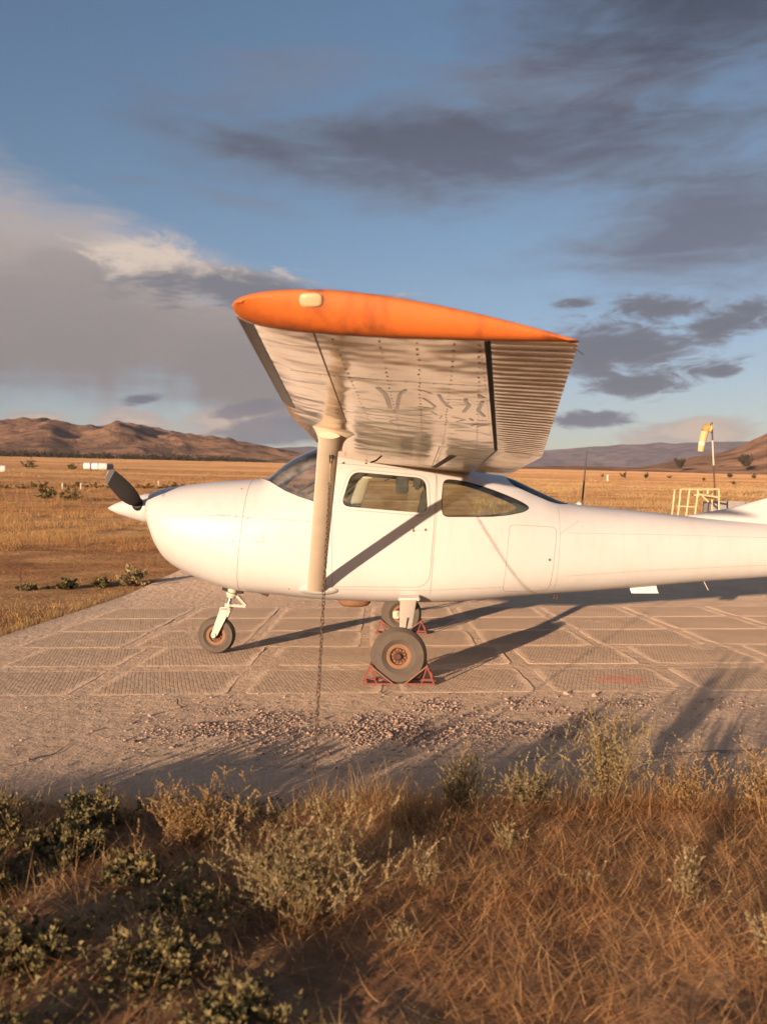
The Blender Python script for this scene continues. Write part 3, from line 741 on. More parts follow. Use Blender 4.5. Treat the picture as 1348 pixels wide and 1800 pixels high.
# spinner, propeller
PZ = 1.392
prof = [(.0005, -2.808)]+[(.141*(q/14)**.72 if q < 14 else .141, -2.808+.372*q/14) for q in range(1, 15)]+[(.13, -2.425), (0, -2.425)]
spin = obj('spinner', lathe(prof, 48, 'X', (0, 0, PZ)), 'paint', plane, smooth=40)
obj('spinner_backplate', lathe([(0, -2.434), (.143, -2.434), (.141, -2.392), (0, -2.392)], 48, 'X', (0, 0, PZ)), 'paint', spin)
def blade_mesh(tip=False):
    st = [(.10, .085, .060, 62), (.16, .095, .050, 55), (.24, .125, .030, 46), (.36, .152, .021, 38), (.52, .165, .016, 31), (.70, .160, .013, 26), (.84, .146, .010, 23), (.90, .136, .009, 22), (.955, .115, .007, 21), (1.0, .062, .004, 20)]
    st = st[7:] if tip else st[:8]
    n = 18; V, F = [], []
    for r, ch, tk, pit in st:
        for k in range(n):
            a = 2*pi*k/n; u = cos(a)*ch/2; t_ = sin(a)*tk/2*(1 if sin(a) > 0 else .35); pr = R(pit)
            V.append((u*sin(pr)-t_*cos(pr), r, -u*cos(pr)-t_*sin(pr)))
    m_ = len(st)
    for i in range(m_-1):
        for k in range(n): F.append((i*n+k, i*n+(k+1) % n, (i+1)*n+(k+1) % n, (i+1)*n+k))
    F.append(tuple(range(n-1, -1, -1))); F.append(tuple((m_-1)*n+k for k in range(n)))
    bm = bmesh.new(); bm.from_mesh(mesh(V, F)); return bm_mesh(bm)
BA = R(163)          # blade points towards the near side and a little up
for q, ang in enumerate((BA, BA+pi)):
    b = obj('propeller_blade', blade_mesh(), 'blade', plane, smooth=60)
    b.location = (-2.475, 0, PZ); b.rotation_euler = (ang, 0, 0)
    obj('blade_tip', blade_mesh(True), 'bladetip', b, smooth=60)
    obj('blade_root', lathe([(.062, .05), (.062, .125), (.045, .15), (0, .15)], 24, 'Y'), 'black', b, smooth=40)
for yy in (-.19, .19):
    obj('air_intake', lathe([(0, -2.392), (.062, -2.392), (.070, -2.386), (.06, -2.37)], 24, 'X', (0, yy*.66, 1.385)), 'black', cowl)

# ------------------------------------------------------------------ wings
def chordline(y):      # |y| from the centre line -> leading edge x,z and trailing edge x,z
    y = abs(y); b0, b1 = 2.55, 5.30
    if y <= b0:
        q = (b0-y)*.030; return (-.700, 2.012-q, .943, 1.727-q*.72)
    s_ = (y-b0)/(b1-b0); return (-.700+s_*.195, 2.012+s_*.024, .943-s_*.313, 1.727+s_*.200)
def naca(u, m_=.02, p_=.4, t_=.12):
    yt = 5*t_*(.2969*np.sqrt(u)-.126*u-.3516*u**2+.2843*u**3-.1036*u**4)
    yc = np.where(u < p_, m_/p_**2*(2*p_*u-u*u), m_/(1-p_)**2*((1-2*p_)+2*p_*u-u*u)); return yc+yt, yc-yt
def wing_pt(y, u, upper):
    x0, z0, x1, z1 = chordline(y); up_, lo_ = naca(np.array([u])); d = float(up_[0] if upper else lo_[0])
    c_ = Vector((x1-x0, z1-z0)); L_ = c_.length; n = Vector((-c_.y, c_.x)).normalized()
    p_ = Vector((x0, z0))+c_*u+n*d*L_; return p_
def hinge_u(y):
    y = abs(y); x0, z0, x1, z1 = chordline(y)
    xh = .637 if y < 2.55 else .637-(y-2.55)/2.75*.313
    return (xh-x0)/(x1-x0)
def zbot(y, x):
    x0, z0, x1, z1 = chordline(y); u = (x-x0)/(x1-x0); return wing_pt(y, max(0.002, min(1, u)), False)
US = (1-np.cos(np.linspace(0, pi*.5, 26)))**1.0
def section(y, side, u1=None, n=26, thick=1.0, shift=0.0):
    u1 = hinge_u(y) if u1 is None else u1; us = (1-np.cos(np.linspace(0, pi/2, n)))*u1
    up_ = [wing_pt(y, u, True) for u in us[::-1]]; lo_ = [wing_pt(y, u, False) for u in us[1:]]
    pts = up_+lo_
    if thick != 1.0 or shift:
        mid = [(a+b)/2 for a, b in zip(up_, [up_[-1]]+lo_)]
    return [(p_.x, side*(abs(y)+shift), p_.y) for p_ in pts]
def skin_sections(secs, cap0=True, cap1=True):
    n = len(secs[0]); V = [p_ for s_ in secs for p_ in s_]; F = []
    for i in range(len(secs)-1):
        for k in range(n): F.append((i*n+k, i*n+(k+1) % n, (i+1)*n+(k+1) % n, (i+1)*n+k))
    if cap0: F.append(tuple(range(n-1, -1, -1)))
    if cap1: F.append(tuple((len(secs)-1)*n+k for k in range(n)))
    bm = bmesh.new(); bm.from_mesh(mesh(V, F)); return bm_mesh(bm)

def under_ribbon(pts, wdt, side, off=.0015, step=.03):
    """pts = (|y|, x) on the lower skin"""
    P = [Vector(p) for p in pts]; fine = []
    for a, b in zip(P, P[1:]):
        n = max(1, int((b-a).length/step))
        for q in range(n): fine.append(a+(b-a)*q/n)
    fine.append(P[-1]); V, F = [], []; n = len(fine)
    for q in range(n):
        d = fine[min(q+1, n-1)]-fine[max(q-1, 0)]; nr = Vector((-d.y, d.x)).normalized()*(wdt if not isinstance(wdt, list) else wdt[0])/2
        for s_ in (1, -1):
            p_ = fine[q]+nr*s_; z_ = zbot(p_.x, p_.y); V.append((p_.y, side*p_.x, z_.y-off))
        if q: F.append((2*q-2, 2*q-1, 2*q+1, 2*q))
    return V, F
def multi(parts):
    V, F = [], []
    for v, f in parts: o = len(V); V += v; F += [tuple(i+o for i in q) for q in f]
    return mesh(V, F)

def control_surface(ya, yb, side, droop=0.0, per=.078, amp=.0042):
    """corrugated aileron or flap: beads run along the chord"""
    n = int((yb-ya)/per)*8; secs = []
    for q in range(n+1):
        y = ya+(yb-ya)*q/n; u0 = hinge_u(y)+.010; ph = (y-ya)/per; bead = amp*(max(0, cos(2*pi*ph)))**1.5
        sec_ = []
        us = np.linspace(u0, 1, 9)
        for u in us[::-1]: p_ = wing_pt(y, u, True); sec_.append((p_.x, p_.y+bead*.5*min(1, (1-u)*30)))
        for u in us:
            p_ = wing_pt(y, u, False); e = min(1, (u-u0)*40, (1-u)*25+.3)
            # lower side is flat sheet between hinge and trailing edge
            a_ = wing_pt(y, u0, False); b_ = wing_pt(y, 1, False); f_ = (u-u0)/(1-u0); zf = a_.y+(b_.y-a_.y)*f_
            sec_.append((p_.x, min(p_.y, zf)*.4+zf*.6-bead*e-.003*(u == 1)))
        h0 = wing_pt(y, u0, True)
        if droop:
            sec_ = [(h0.x+(x-h0.x)*cos(droop)+(z-h0.y)*sin(droop), h0.y+(z-h0.y)*cos(droop)-(x-h0.x)*sin(droop)) for x, z in sec_]
        secs.append([(x, side*y, z) for x, z in sec_])
    return skin_sections(secs)

# reflection of registration letters, painted onto the left wing's underside: strokes as (|y|, x), weight
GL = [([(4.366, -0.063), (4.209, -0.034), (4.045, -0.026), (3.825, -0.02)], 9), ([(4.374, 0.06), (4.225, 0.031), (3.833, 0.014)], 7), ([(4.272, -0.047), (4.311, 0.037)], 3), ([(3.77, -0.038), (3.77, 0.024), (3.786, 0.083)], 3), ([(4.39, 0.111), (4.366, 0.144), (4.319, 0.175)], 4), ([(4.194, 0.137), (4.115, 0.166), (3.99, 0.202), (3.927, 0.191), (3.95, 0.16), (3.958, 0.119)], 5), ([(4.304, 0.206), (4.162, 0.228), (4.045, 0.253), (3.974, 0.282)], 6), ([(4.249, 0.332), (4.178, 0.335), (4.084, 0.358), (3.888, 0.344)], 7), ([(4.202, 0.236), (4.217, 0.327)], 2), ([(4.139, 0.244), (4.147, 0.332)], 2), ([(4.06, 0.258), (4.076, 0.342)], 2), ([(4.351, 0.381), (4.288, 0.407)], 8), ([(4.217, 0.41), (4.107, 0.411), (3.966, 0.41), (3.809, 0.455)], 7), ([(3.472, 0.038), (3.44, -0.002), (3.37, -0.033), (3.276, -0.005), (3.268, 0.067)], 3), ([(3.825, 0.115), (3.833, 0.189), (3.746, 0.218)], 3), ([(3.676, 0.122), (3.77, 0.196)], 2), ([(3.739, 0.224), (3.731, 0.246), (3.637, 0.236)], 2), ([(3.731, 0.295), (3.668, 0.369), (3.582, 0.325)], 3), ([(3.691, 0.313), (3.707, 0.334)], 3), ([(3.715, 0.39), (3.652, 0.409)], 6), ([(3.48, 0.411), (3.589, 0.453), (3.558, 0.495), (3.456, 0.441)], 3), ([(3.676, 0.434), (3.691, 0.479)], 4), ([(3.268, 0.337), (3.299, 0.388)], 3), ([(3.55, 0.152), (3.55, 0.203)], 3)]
for side in (-1, 1):
    ysp = [0, .3, .5, .8, 1.2, 1.6, 2.0, 2.4, 2.55, 2.8, 3.2, 3.6, 4.0, 4.4, 4.8, 5.1, 5.30]
    wing = obj('wing', skin_sections([section(y, side) for y in ysp]), 'wing', plane, smooth=40)
    # tip cap: the full section rolled over the end
    caps = []
    for off, th, ch in ((-.02, 1.004, 1.0), (0, 1.008, 1.0), (.030, .95, .999), (.058, .82, .995), (.080, .64, .985), (.096, .42, .968), (.104, .2, .945), (.105, .06, .925)):
        y = 5.30+min(off, 0); us = (1-np.cos(np.linspace(0, pi, 30)))/2
        up_ = [wing_pt(y, u, True) for u in us[::-1]]; lo_ = [wing_pt(y, u, False) for u in us[1:-1]]
        x0, z0, x1, z1 = chordline(y); ring = []
        for p_ in up_+lo_:
            u = max(1e-4, min(1, (p_.x-x0)/(x1-x0))); pu, pl = wing_pt(y, u, True), wing_pt(y, u, False)
            ctr = pl.y+(pu.y-pl.y)*.80; z_ = ctr+(p_.y-ctr)*th; xx = .06+(p_.x-.06)*ch
            ring.append((xx, side*(5.30+off*(1 if off < 0 else max(.12, 1-.80*u))), z_))
        caps.append(ring)
    tip = obj('wing_tip', skin_sections(caps), 'orange', wing, smooth=50)
    ail = obj('aileron', control_surface(2.60, 5.285, side, .012), 'wing', wing, smooth=60)
    flp = obj('flap', control_surface(.60, 2.58, side, .02), 'wing', wing, smooth=60)
    obj('hinge_gap', multi([under_ribbon([(y, hinge_u(y)*(chordline(y)[2]-chordline(y)[0])+chordline(y)[0]+.006) for y in np.linspace(2.58, 5.28, 40)], .022, side, .001)]), 'dark', wing)
    obj('flap_joint', multi([under_ribbon([(y, hinge_u(y)*(chordline(y)[2]-chordline(y)[0])+chordline(y)[0]+.006) for y in np.linspace(.6, 2.56, 30)], .007, side, .001)]), 'rivet', wing)
    # rubber strip along the outer leading edge
    secs = []
    for y in np.linspace(3.25, 5.295, 24):
        us = [.012*(1-q/5)**2 for q in range(5)]; top_ = [wing_pt(y, u, True) for u in us]
        us2 = [.0, .003, .008, .016, .027, .040, .055]; low_ = [wing_pt(y, u, False) for u in us2]
        pts = top_+low_; x0, z0, x1, z1 = chordline(y); cxm = Vector((x0+.10, z0-.01)); outp = []
        for p_ in pts: d = (p_-cxm).normalized(); outp.append(p_+d*.004)
        inn = [p_-(p_-cxm).normalized()*.004 for p_ in pts[::-1]]
        secs.append([(p_.x, side*y, p_.y) for p_ in outp+inn])
    obj('leading_edge_strip', skin_sections(secs), 'boot', wing, smooth=40)
    # skin laps and rivet lines on the underside
    laps = [under_ribbon([(2.7, -.30), (5.29, -.245)], .006, side), under_ribbon([(4.55, -.42), (4.55, .40)], .005, side), under_ribbon([(3.55, -.55), (3.55, .5)], .005, side),
            under_ribbon([(2.5, -.60), (2.5, .60)], .006, side), under_ribbon([(.6, -.30), (2.7, -.30)], .006, side), under_ribbon([(.62, .28), (2.5, .28)], .005, side), under_ribbon([(5.05, -.40), (5.05, -.24)], .004, side),
            under_ribbon([(1.5, -.55), (1.5, .60)], .005, side)]
    obj('skin_lap', multi(laps), 'rivet', wing)
    V, F = [], []
    def dot(y, x, r=.0042):
        z_ = zbot(y, x).y-.0016; o = len(V); V.extend([(x+r*cos(a), side*(y+r*1.3*sin(a)), z_) for a in [pi/3*q for q in range(6)]]); F.append(tuple(range(o, o+6)))
    for y0_, xa, xb in [(4.55, -.42, .34), (3.55, -.5, .44), (2.5, -.55, .58), (1.5, -.5, .6)]:
        for x in np.arange(xa, xb, .06): dot(y0_-.012, x)
    for xr0, xr1 in [(-.19, -.135), (-.03, .03), (.10, .165), (.225, .30), (.305, .52)]:
        for y in np.arange(.8, 5.24, .085):
            s_ = max(0, (y-2.55)/2.75); x = xr1*(1-s_)+xr0*s_ if y > 2.55 else xr1
            dot(y+random.uniform(-.004, .004), x+random.uniform(-.003, .003), random.choice((.004, .0052, .006)))
    for y in np.arange(.8, 5.26, .07): dot(y, hinge_u(y)*(chordline(y)[2]-chordline(y)[0])+chordline(y)[0]-.018, .0035)
    for y in np.arange(2.6, 5.28, .078):
        x = hinge_u(y)*(chordline(y)[2]-chordline(y)[0])+chordline(y)[0]+.034; dot(y, x, .006)
    stuff(obj('rivet', mesh(V, F), 'rivet', wing))
    for y in np.linspace(4.2, 5.28, 4): pass
    if side < 0:
        obj('reflected_lettering', multi([under_ribbon(pts, wd*.0026, side, .0018) for pts, wd in GL]), 'letter_refl', wing)['kind'] = 'stuff'
    # tip screws, position lamp, static wick
    lb = bmesh.new(); bmesh.ops.create_uvsphere(lb, u_segments=24, v_segments=14, radius=1)
    for v in lb.verts: v.co = Vector([math.copysign(abs(q)**.6, q) for q in v.co])
    lo = obj('position_lamp', bm_mesh(lb), 'lens', wing, smooth=60); lo.location = (-.243, side*5.382, 2.048); lo.scale = (.038, .013, .023); lo.rotation_euler = (R(-22)*side, 0, 0)
    obj('static_wick', tube([(.62, side*5.26, 1.915), (.655, side*5.255, 1.890)], .0013, 5), 'dark', wing)
    # strut with end fairings
    T0, T1 = Vector((-.745, side*.585, .675)), Vector((-.437, side*2.617, 1.856))
    secs = []
    for q in range(9):
        f_ = q/8; p_ = T0+(T1-T0)*f_; ch = .152-.014*f_; tk = .052; ring = []
        tg = (T1-T0).normalized(); e1 = Vector((1, 0, 0)); e1 = (e1-tg*e1.dot(tg)).normalized(); e2 = tg.cross(e1)
        for k in range(20):
            a = 2*pi*k/20; u = cos(a); th_ = sin(a)*(1-.45*max(0, u)**2); ring.append(tuple(p_+e1*u*ch/2+e2*th_*tk/2))
        secs.append(ring)
    st = obj('wing_strut', skin_sections(secs), 'strut', plane, smooth=60)
    # lower fairing: a flat teardrop boss on the body
    secs = []
    for q, (dy, sc_) in enumerate([(-.05, 1.0), (.0, 1.0), (.025, .92), (.04, .7), (.048, .4)]):
        ring = []
        for k in range(28):
            a = 2*pi*k/28; x = -.745+sc_*(.17 if cos(a) < 0 else .20)*cos(a); z = .652+sc_*.05*sin(a); ring.append((x, side*(ysurf(x, max(.56, z))+dy-.004), z))
        secs.append(ring)
    obj('strut_fairing', skin_sections(secs), 'paint', st, smooth=60)
    # upper fairing: widens from the strut into the wing skin
    secs = []
    for q in range(10):
        f_ = q/9; e = f_**2.6; cxm = -.452+.02*f_+.02*e; zc_ = 1.765+.135*f_**.8; yc_ = 2.445+.10*f_; ch = .074+.070*e; ty = .030+.030*e; ring = []
        for k in range(24):
            a = 2*pi*k/24; x = cxm+ch*cos(a)*(1.0 if cos(a) < 0 else 1.15); y = yc_+ty*sin(a)*(1-.4*max(0, cos(a)))
            tilt = (x-cxm)*-.17*f_
            ring.append((x, side*y, zc_+tilt))
        secs.append(ring)
    obj('strut_fairing', skin_sections(secs), 'strut', st, smooth=70)
    obj('tie_down_ring', tubes([([(-.44+.016*sin(a), side*2.445, 1.765+.024*cos(a)-.02) for a in np.linspace(0, 2*pi, 13)], .0045)], 6), 'dark', st)
    obj('drain_tube', tube([(-.12, side*1.9, 1.77), (-.16, side*1.9, 1.735), (-.20, side*1.91, 1.72)], .006), 'dark', wing)
    # flap track slot
    obj('flap_track', multi([under_ribbon([(1.95, .40), (1.1, .335), (.65, .30)], .05, side, .002)]), 'dark', flp)

# tail (mostly beyond the frame)
def slab_loft(secs_def, name, mat, parent):
    secs = []
    for (x0, x1, y, z, tk, vertical) in secs_def:
        us = (1-np.cos(np.linspace(0, pi, 14)))/2; ring = []
        for u in us[::-1]: ring.append((x0+(x1-x0)*u, tk*(.2969*sqrt(u)-.126*u-.3516*u**2+.2843*u**3-.1036*u**4)*5))
        for u in us[1:-1]: ring.append((x0+(x1-x0)*u, -tk*(.2969*sqrt(u)-.126*u-.3516*u**2+.2843*u**3-.1036*u**4)*5))
        secs.append([((x, y+t_, z) if vertical else (x, y, z+t_)) for x, t_ in ring])
    return obj(name, skin_sections(secs), mat, parent, smooth=50)
fin = slab_loft([(2.62, 4.55, 0, 1.22, .10, True), (2.70, 4.60, 0, 1.325, .085, True), (3.10, 4.66, 0, 1.392, .07, True), (3.44, 4.74, 0, 1.489, .07, True), (3.80, 4.80, 0, 1.62, .08, True), (4.15, 4.95, 0, 2.05, .08, True), (4.55, 5.12, 0, 2.72, .06, True), (4.62, 5.12, 0, 2.76, .02, True)], 'fin', 'paint', plane)
slab_loft([(4.62, 5.1, 0, 1.20, .05, True), (4.82, 5.35, 0, 1.62, .05, True), (4.97, 5.45, 0, 2.05, .05, True), (5.14, 5.5, 0, 2.74, .03, True)], 'rudder', 'paint', plane)
for s_ in (-1, 1):
    slab_loft([(3.95, 4.75, s_*.06, 1.26, .08, False), (4.05, 4.72, s_*.9, 1.27, .08, False), (4.25, 4.70, s_*1.72, 1.28, .05, False), (4.32, 4.68, s_*1.77, 1.28, .01, False)], 'stabilizer', 'paint', plane)
    slab_loft([(4.76, 5.12, s_*.12, 1.26, .03, False), (4.73, 5.1, s_*.9, 1.27, .03, False), (4.71, 5.05, s_*1.74, 1.28, .02, False)], 'elevator', 'paint', plane)
# antennas and belly fittings
obj('whip_antenna', tube([(1.715, 0, 1.40), (1.735, 0, 1.62), (1.765, 0, 1.95)], [.010, .0085, .0035], 8), 'steel', plane)
obj('antenna_base', lathe([(.032, 0), (.028, .02), (.012, .035), (0, .035)], 20, 'Z', (1.69, .0, 1.418)), 'paint', plane)
secs = [[(x, y, z) for x, y, z in [(a+dx, s_*tk, zz) for a, s_ in ((2.172, 0), (2.22, 1), (2.36, .8), (2.425, 0), (2.36, -.8), (2.22, -1))]] for zz, dx, tk in ((.66, -.01, .012), (.615, .0, .010), (.588, .012, .007))]
bmx = skin_sections(secs); obj('blade_antenna', bmx, 'bale', plane)
obj('whip_antenna', tube([(2.86, 0, .70), (2.89, 0, .64), (2.90, 0, .62)], .004, 6), 'polewhite', plane)
pod = [[(-.435+sc_*.155*cos(a)*(1 if cos(a) < 0 else 1), .0+.10*sc_*sin(a), zz) for a in np.linspace(0, 2*pi, 24, endpoint=False)] for zz, sc_ in ((.545, 1.0), (.49, .98), (.462, .78), (.452, .45))]
obj('belly_fairing', skin_sections(pod), 'rim', plane, smooth=50)
obj('tie_down_ring', tubes([([(1.47+.018*sin(a), 0, .555+.022*cos(a)) for a in np.linspace(0, 2*pi, 13)], .005)], 6), 'rust', plane)
obj('exhaust_pipe', tube([(-1.42, .14, .66), (-1.38, .14, .60), (-1.28, .14, .555)], .028, 16), 'rust', plane)
obj('step', tubes([([(-.02, -.50, .60), (-.06, -.64, .50)], .012), ([(-.12, -.66, .495), (.0, -.66, .495)], .014)]), 'gear', plane) if False else None

# ------------------------------------------------------------------ landing gear
def tyre_prof(r, wdt, rim):
    h = wdt/2; return [(rim, -h*.62), (rim+.012, -h*.80), (rim+(r-rim)*.30, -h*.97), (rim+(r-rim)*.33, -h*1.02), (rim+(r-rim)*.37, -h*.99), (rim+(r-rim)*.60, -h), (rim+(r-rim)*.76, -h*.93), (rim+(r-rim)*.79, -h*.95), (rim+(r-rim)*.82, -h*.87), (r-.010, -h*.62), (r-.004, -h*.45), (r-.010, -h*.42), (r-.010, -h*.38), (r-.002, -h*.35), (r, -.006), (r-.007, -.004), (r-.007, .004), (r, .006),
                       (r-.002, h*.34), (r-.010, h*.62), (rim+(r-rim)*.82, h*.86), (rim+(r-rim)*.6, h), (rim+(r-rim)*.35, h*.99), (rim+.012, h*.80), (rim, h*.62)]
def wheel(name, x, y, r, wdt, rim, parent):
    root = bpy.data.objects.new(name, None); link(root, parent); root.location = (x, y, r)
    obj('tyre', lathe(tyre_prof(r, wdt, rim), 64), 'tyre', root, smooth=50)
    h = wdt/2
    for s_ in (-1, 1):
        obj('rim', lathe([(rim+.004, s_*h*.60), (rim+.006, s_*h*.72), (rim-.006, s_*h*.74), (rim-.022, s_*h*.66), (rim-.026, s_*h*.30), (0, s_*h*.26)], 48), 'rim', root, smooth=35)
    obj('hub', lathe([(0, -h*.78), (.022, -h*.78), (.026, -h*.62), (.032, -h*.5), (rim*.62, -h*.42), (rim*.66, -h*.30), (rim*.66, h*.3), (rim*.62, h*.42), (.032, h*.5), (.026, h*.62), (.022, h*.78), (0, h*.78)], 32), 'rust', root, smooth=35)
    bm = bmesh.new()
    for q in range(6):
        a = 2*pi*q/6+.3
        for s_ in (-1, 1):
            add_box(bm, (rim*.52*cos(a), s_*h*.44, rim*.52*sin(a)), (.012, .018, .012), Matrix.Rotation(a, 3, 'Y'))
            add_box(bm, (rim*.40*cos(a+.5), s_*h*.36, rim*.40*sin(a+.5)), (rim*.5, .014, .014), Matrix.Rotation(-(a+.5), 3, 'Y'))
    stuff(obj('wheel_bolt', bm_mesh(bm), 'rim', root))
    return root
for s_ in (-1, 1):
    wh = wheel('main_wheel', 0.0, s_*1.37, .2225, .152, .092, plane)
    secs = []
    for q in range(9):
        f_ = q/8; y = s_*(.40+.85*f_); z = .62-.07*f_-.30*f_**1.35; x0 = .004-.004*f_; x1 = .165-.085*f_; tk = .024
        secs.append([(x0, y, z+tk/2), (x0+.01, y, z+tk/2+.004), (x1-.01, y, z+tk/2+.004), (x1, y, z+tk/2), (x1, y, z-tk/2), (x1-.01, y, z-tk/2-.004), (x0+.01, y, z-tk/2-.004), (x0, y, z-tk/2)])
    leg = obj('landing_gear_leg', skin_sections(secs), 'gear', plane, smooth=35)
    bm = bmesh.new(); add_box(bm, (.082, s_*.545, .592), (.19, .09, .028), Matrix.Rotation(R(14)*-s_, 3, 'X')); bmesh.ops.bevel(bm, geom=bm.edges[:], offset=.008, segments=2, affect='EDGES')
    obj('leg_cuff', bm_mesh(bm), 'paint', leg)
    obj('axle', tube([(.01, s_*1.22, .235), (0, s_*1.44, .2225)], .019, 16), 'rust', leg)
    bm = bmesh.new(); add_box(bm, (-.055, s_*1.265, .225), (.075, .05, .085)); add_box(bm, (-.06, s_*1.25, .235), (.05, .06, .06)); bmesh.ops.bevel(bm, geom=bm.edges[:], offset=.01, segments=2, affect='EDGES')
    obj('brake_caliper', bm_mesh(bm), 'gear', leg)
    obj('brake_line', tube([(.0, s_*1.24, .27), (.05, s_*1.1, .34), (.07, s_*.9, .46)], .005, 6), 'dark', leg)
nw = wheel('nose_wheel', -1.755, 0.0, .178, .125, .086, plane)
ng = bpy.data.objects.new('nose_gear', None); link(ng, plane)
obj('oleo_strut', tube([(-1.575, 0, .72), (-1.605, 0, .60), (-1.652, 0, .435)], .021, 20), 'chrome', ng, smooth=50)
ax = Vector((-.045, 0, -.165)).normalized()
def ring_at(z, r, h, mat, name):
    c_ = Vector((-1.605, 0, .60))+ax*((.60-z)/.165*.171); o = obj(name, lathe([(0, -h/2), (r*.9, -h/2), (r, -h*.3), (r, h*.3), (r*.9, h/2), (0, h/2)], 28, 'Z'), mat, ng, smooth=40)
    o.location = c_; o.rotation_euler = (0, R(15), 0); return o
ring_at(.615, .046, .06, 'gear', 'collar'); ring_at(.568, .054, .030, 'gear', 'collar'); ring_at(.545, .040, .02, 'gear', 'collar'); ring_at(.462, .037, .035, 'gear', 'collar')
def plate(pts, y0, y1):
    return skin_sections([[(x, y0, z) for x, z in pts], [(x, y1, z) for x, z in pts]])
for s_ in (-1, 1):
    pts = roundpoly([(-1.700, .455), (-1.625, .455), (-1.645, .36), (-1.745, .165), (-1.795, .185), (-1.745, .33)], [.02, .02, .04, .02, .02, .05], 4)
    obj('fork_arm', plate(pts, s_*.078-.008, s_*.078+.008), 'gear', ng, smooth=35)
    obj('axle_nut', lathe([(0, -.012), (.022, -.012), (.022, .012), (.010, .014), (0, .014)], 20, 'Y', (-1.768, s_*.088, .185)), 'gear', ng)
bm = bmesh.new(); add_box(bm, (-1.662, 0, .435), (.10, .172, .035)); bmesh.ops.bevel(bm, geom=bm.edges[:], offset=.008, segments=2, affect='EDGES'); obj('fork_crown', bm_mesh(bm), 'gear', ng)
bm = bmesh.new()
for s_ in (-.028, .028):
    add_bar(bm, (-1.560, s_, .555), (-1.478, s_*.25, .457), .014, .024); add_bar(bm, (-1.61, s_, .462), (-1.478, s_*.25, .452), .014, .022)
obj('torque_link', bm_mesh(bm), 'gear', ng)
bm = bmesh.new(); add_bar(bm, (-1.70, .0, .625), (-1.56, 0, .575), .03, .03); add_box(bm, (-1.535, 0, .60), (.06, .07, .05)); obj('steering_arm', bm_mesh(bm), 'dark', ng)

# ------------------------------------------------------------------ wheel chocks
def chock(label, x, y, flip):
    t_ = thing('wheel_chock', label, 'wheel chock', (x, y, .004), R(-1.6)+(pi if flip else 0), 'red wheel chocks'); t_.scale = (.9, .9, .9)
    ap_ = [(-.110, s_*.10, .168) for s_ in (-1, 1)]; toe = [(.085, s_*.10, .012) for s_ in (-1, 1)]; heel = [(-.170, s_*.10, .012) for s_ in (-1, 1)]
    bm = bmesh.new()
    for q in range(2): add_bar(bm, ap_[q], toe[q], .022, .010)
    add_bar(bm, ap_[0], ap_[1], .014); add_bar(bm, toe[0], toe[1], .02, .010)
    add_box(bm, ((-.110+.085)/2+.004, 0, .092), (.245, .05, .006), Matrix.Rotation(atan2(.156, .195), 3, 'Y'))
    obj('sloping_plate', bm_mesh(bm), 'chockp', t_)
    for q in range(2):
        bm = bmesh.new(); add_bar(bm, ap_[q], heel[q], .015); obj('leg', bm_mesh(bm), 'chock', t_)
        bm = bmesh.new(); add_bar(bm, heel[q], toe[q], .014); obj('base_bar', bm_mesh(bm), 'chock', t_)
        bm = bmesh.new(); add_bar(bm, (-.110, (2*q-1)*.10, .165), (-.06, (2*q-1)*.10, .012), .011); obj('brace', bm_mesh(bm), 'chock', t_)
    bm = bmesh.new(); add_bar(bm, heel[0], heel[1], .015); obj('cross_bar', bm_mesh(bm), 'chock', t_)
nwx, nwy, fwx, fwy = .122, 6.75, .198, 9.49
chock('red chock in front of the near main wheel, on its nose side', nwx-.121, nwy+.003, False)
chock('red chock behind the near main wheel, on its tail side', nwx+.121, nwy-.003, True)
chock('red chock at the far main wheel, on its nose side', fwx-.121, fwy+.003, False)
chock('red chock at the far main wheel, on its tail side', fwx+.121, fwy-.003, True)

# ------------------------------------------------------------------ tie-down chain
Ptop = Vector((-.347, 5.68, 1.745)); Pbot = Vector((-.300, 3.50, .02))
chain = thing('tie_down_chain', 'thin rusty chain running from the wing strut down into the brush', 'chain', tuple(Pbot))
dirc = (Ptop-Pbot); Lc = dirc.length; dn = dirc.normalized()
link_me = None
q4 = dn.to_track_quat('X', 'Z')
def oval(n=18, a=.0105, b=.0062, L_=.0105):
    pts = []
    for k in range(n+1):
        an = 2*pi*k/n; pts.append((L_*(1 if cos(an) > 0 else -1)*(.62)+.0105*cos(an), .0082*sin(an), 0))
    return tube_data(pts, .0023, 6, False)
link_me = mesh(*oval()); link_me.materials.append(M['chainm'])
link_me.polygons.foreach_set('use_smooth', [True]*len(link_me.polygons))
Lrope = .30; pitch = .0272; nl = int((Lc-Lrope)/pitch)
for q in range(nl):
    o = bpy.data.objects.new('chain_link', link_me); link(o, chain)
    s_ = q*pitch; sag = .012*sin(pi*s_/Lc); o.location = dn*s_+Vector((random.uniform(-.0012, .0012), 0, -sag))
    o.rotation_mode = 'QUATERNION'
    o.rotation_quaternion = q4 @ Matrix.Rotation((R(90) if q % 2 else 0)+R(random.uniform(25, 65)), 3, 'X').to_quaternion()
a0 = dn*(nl*pitch); a1 = dirc
obj('strap', tube([a0, a0+(a1-a0)*.3, a0+(a1-a0)*.6], .005, 8), 'strap', chain)
obj('strap_keeper', tube([a0+(a1-a0)*.48, a0+(a1-a0)*.62], .009, 10), 'strap', chain)
obj('snap_hook', tubes([([a0+(a1-a0)*f_+Vector((dx, 0, 0)) for f_, dx in ((.6, 0), (.68, .008), (.85, .010), (.97, .004), (1.0, -.004), (.95, -.01), (.8, -.008), (.66, -.004), (.6, 0))], .0042)], 6), 'dark', chain)

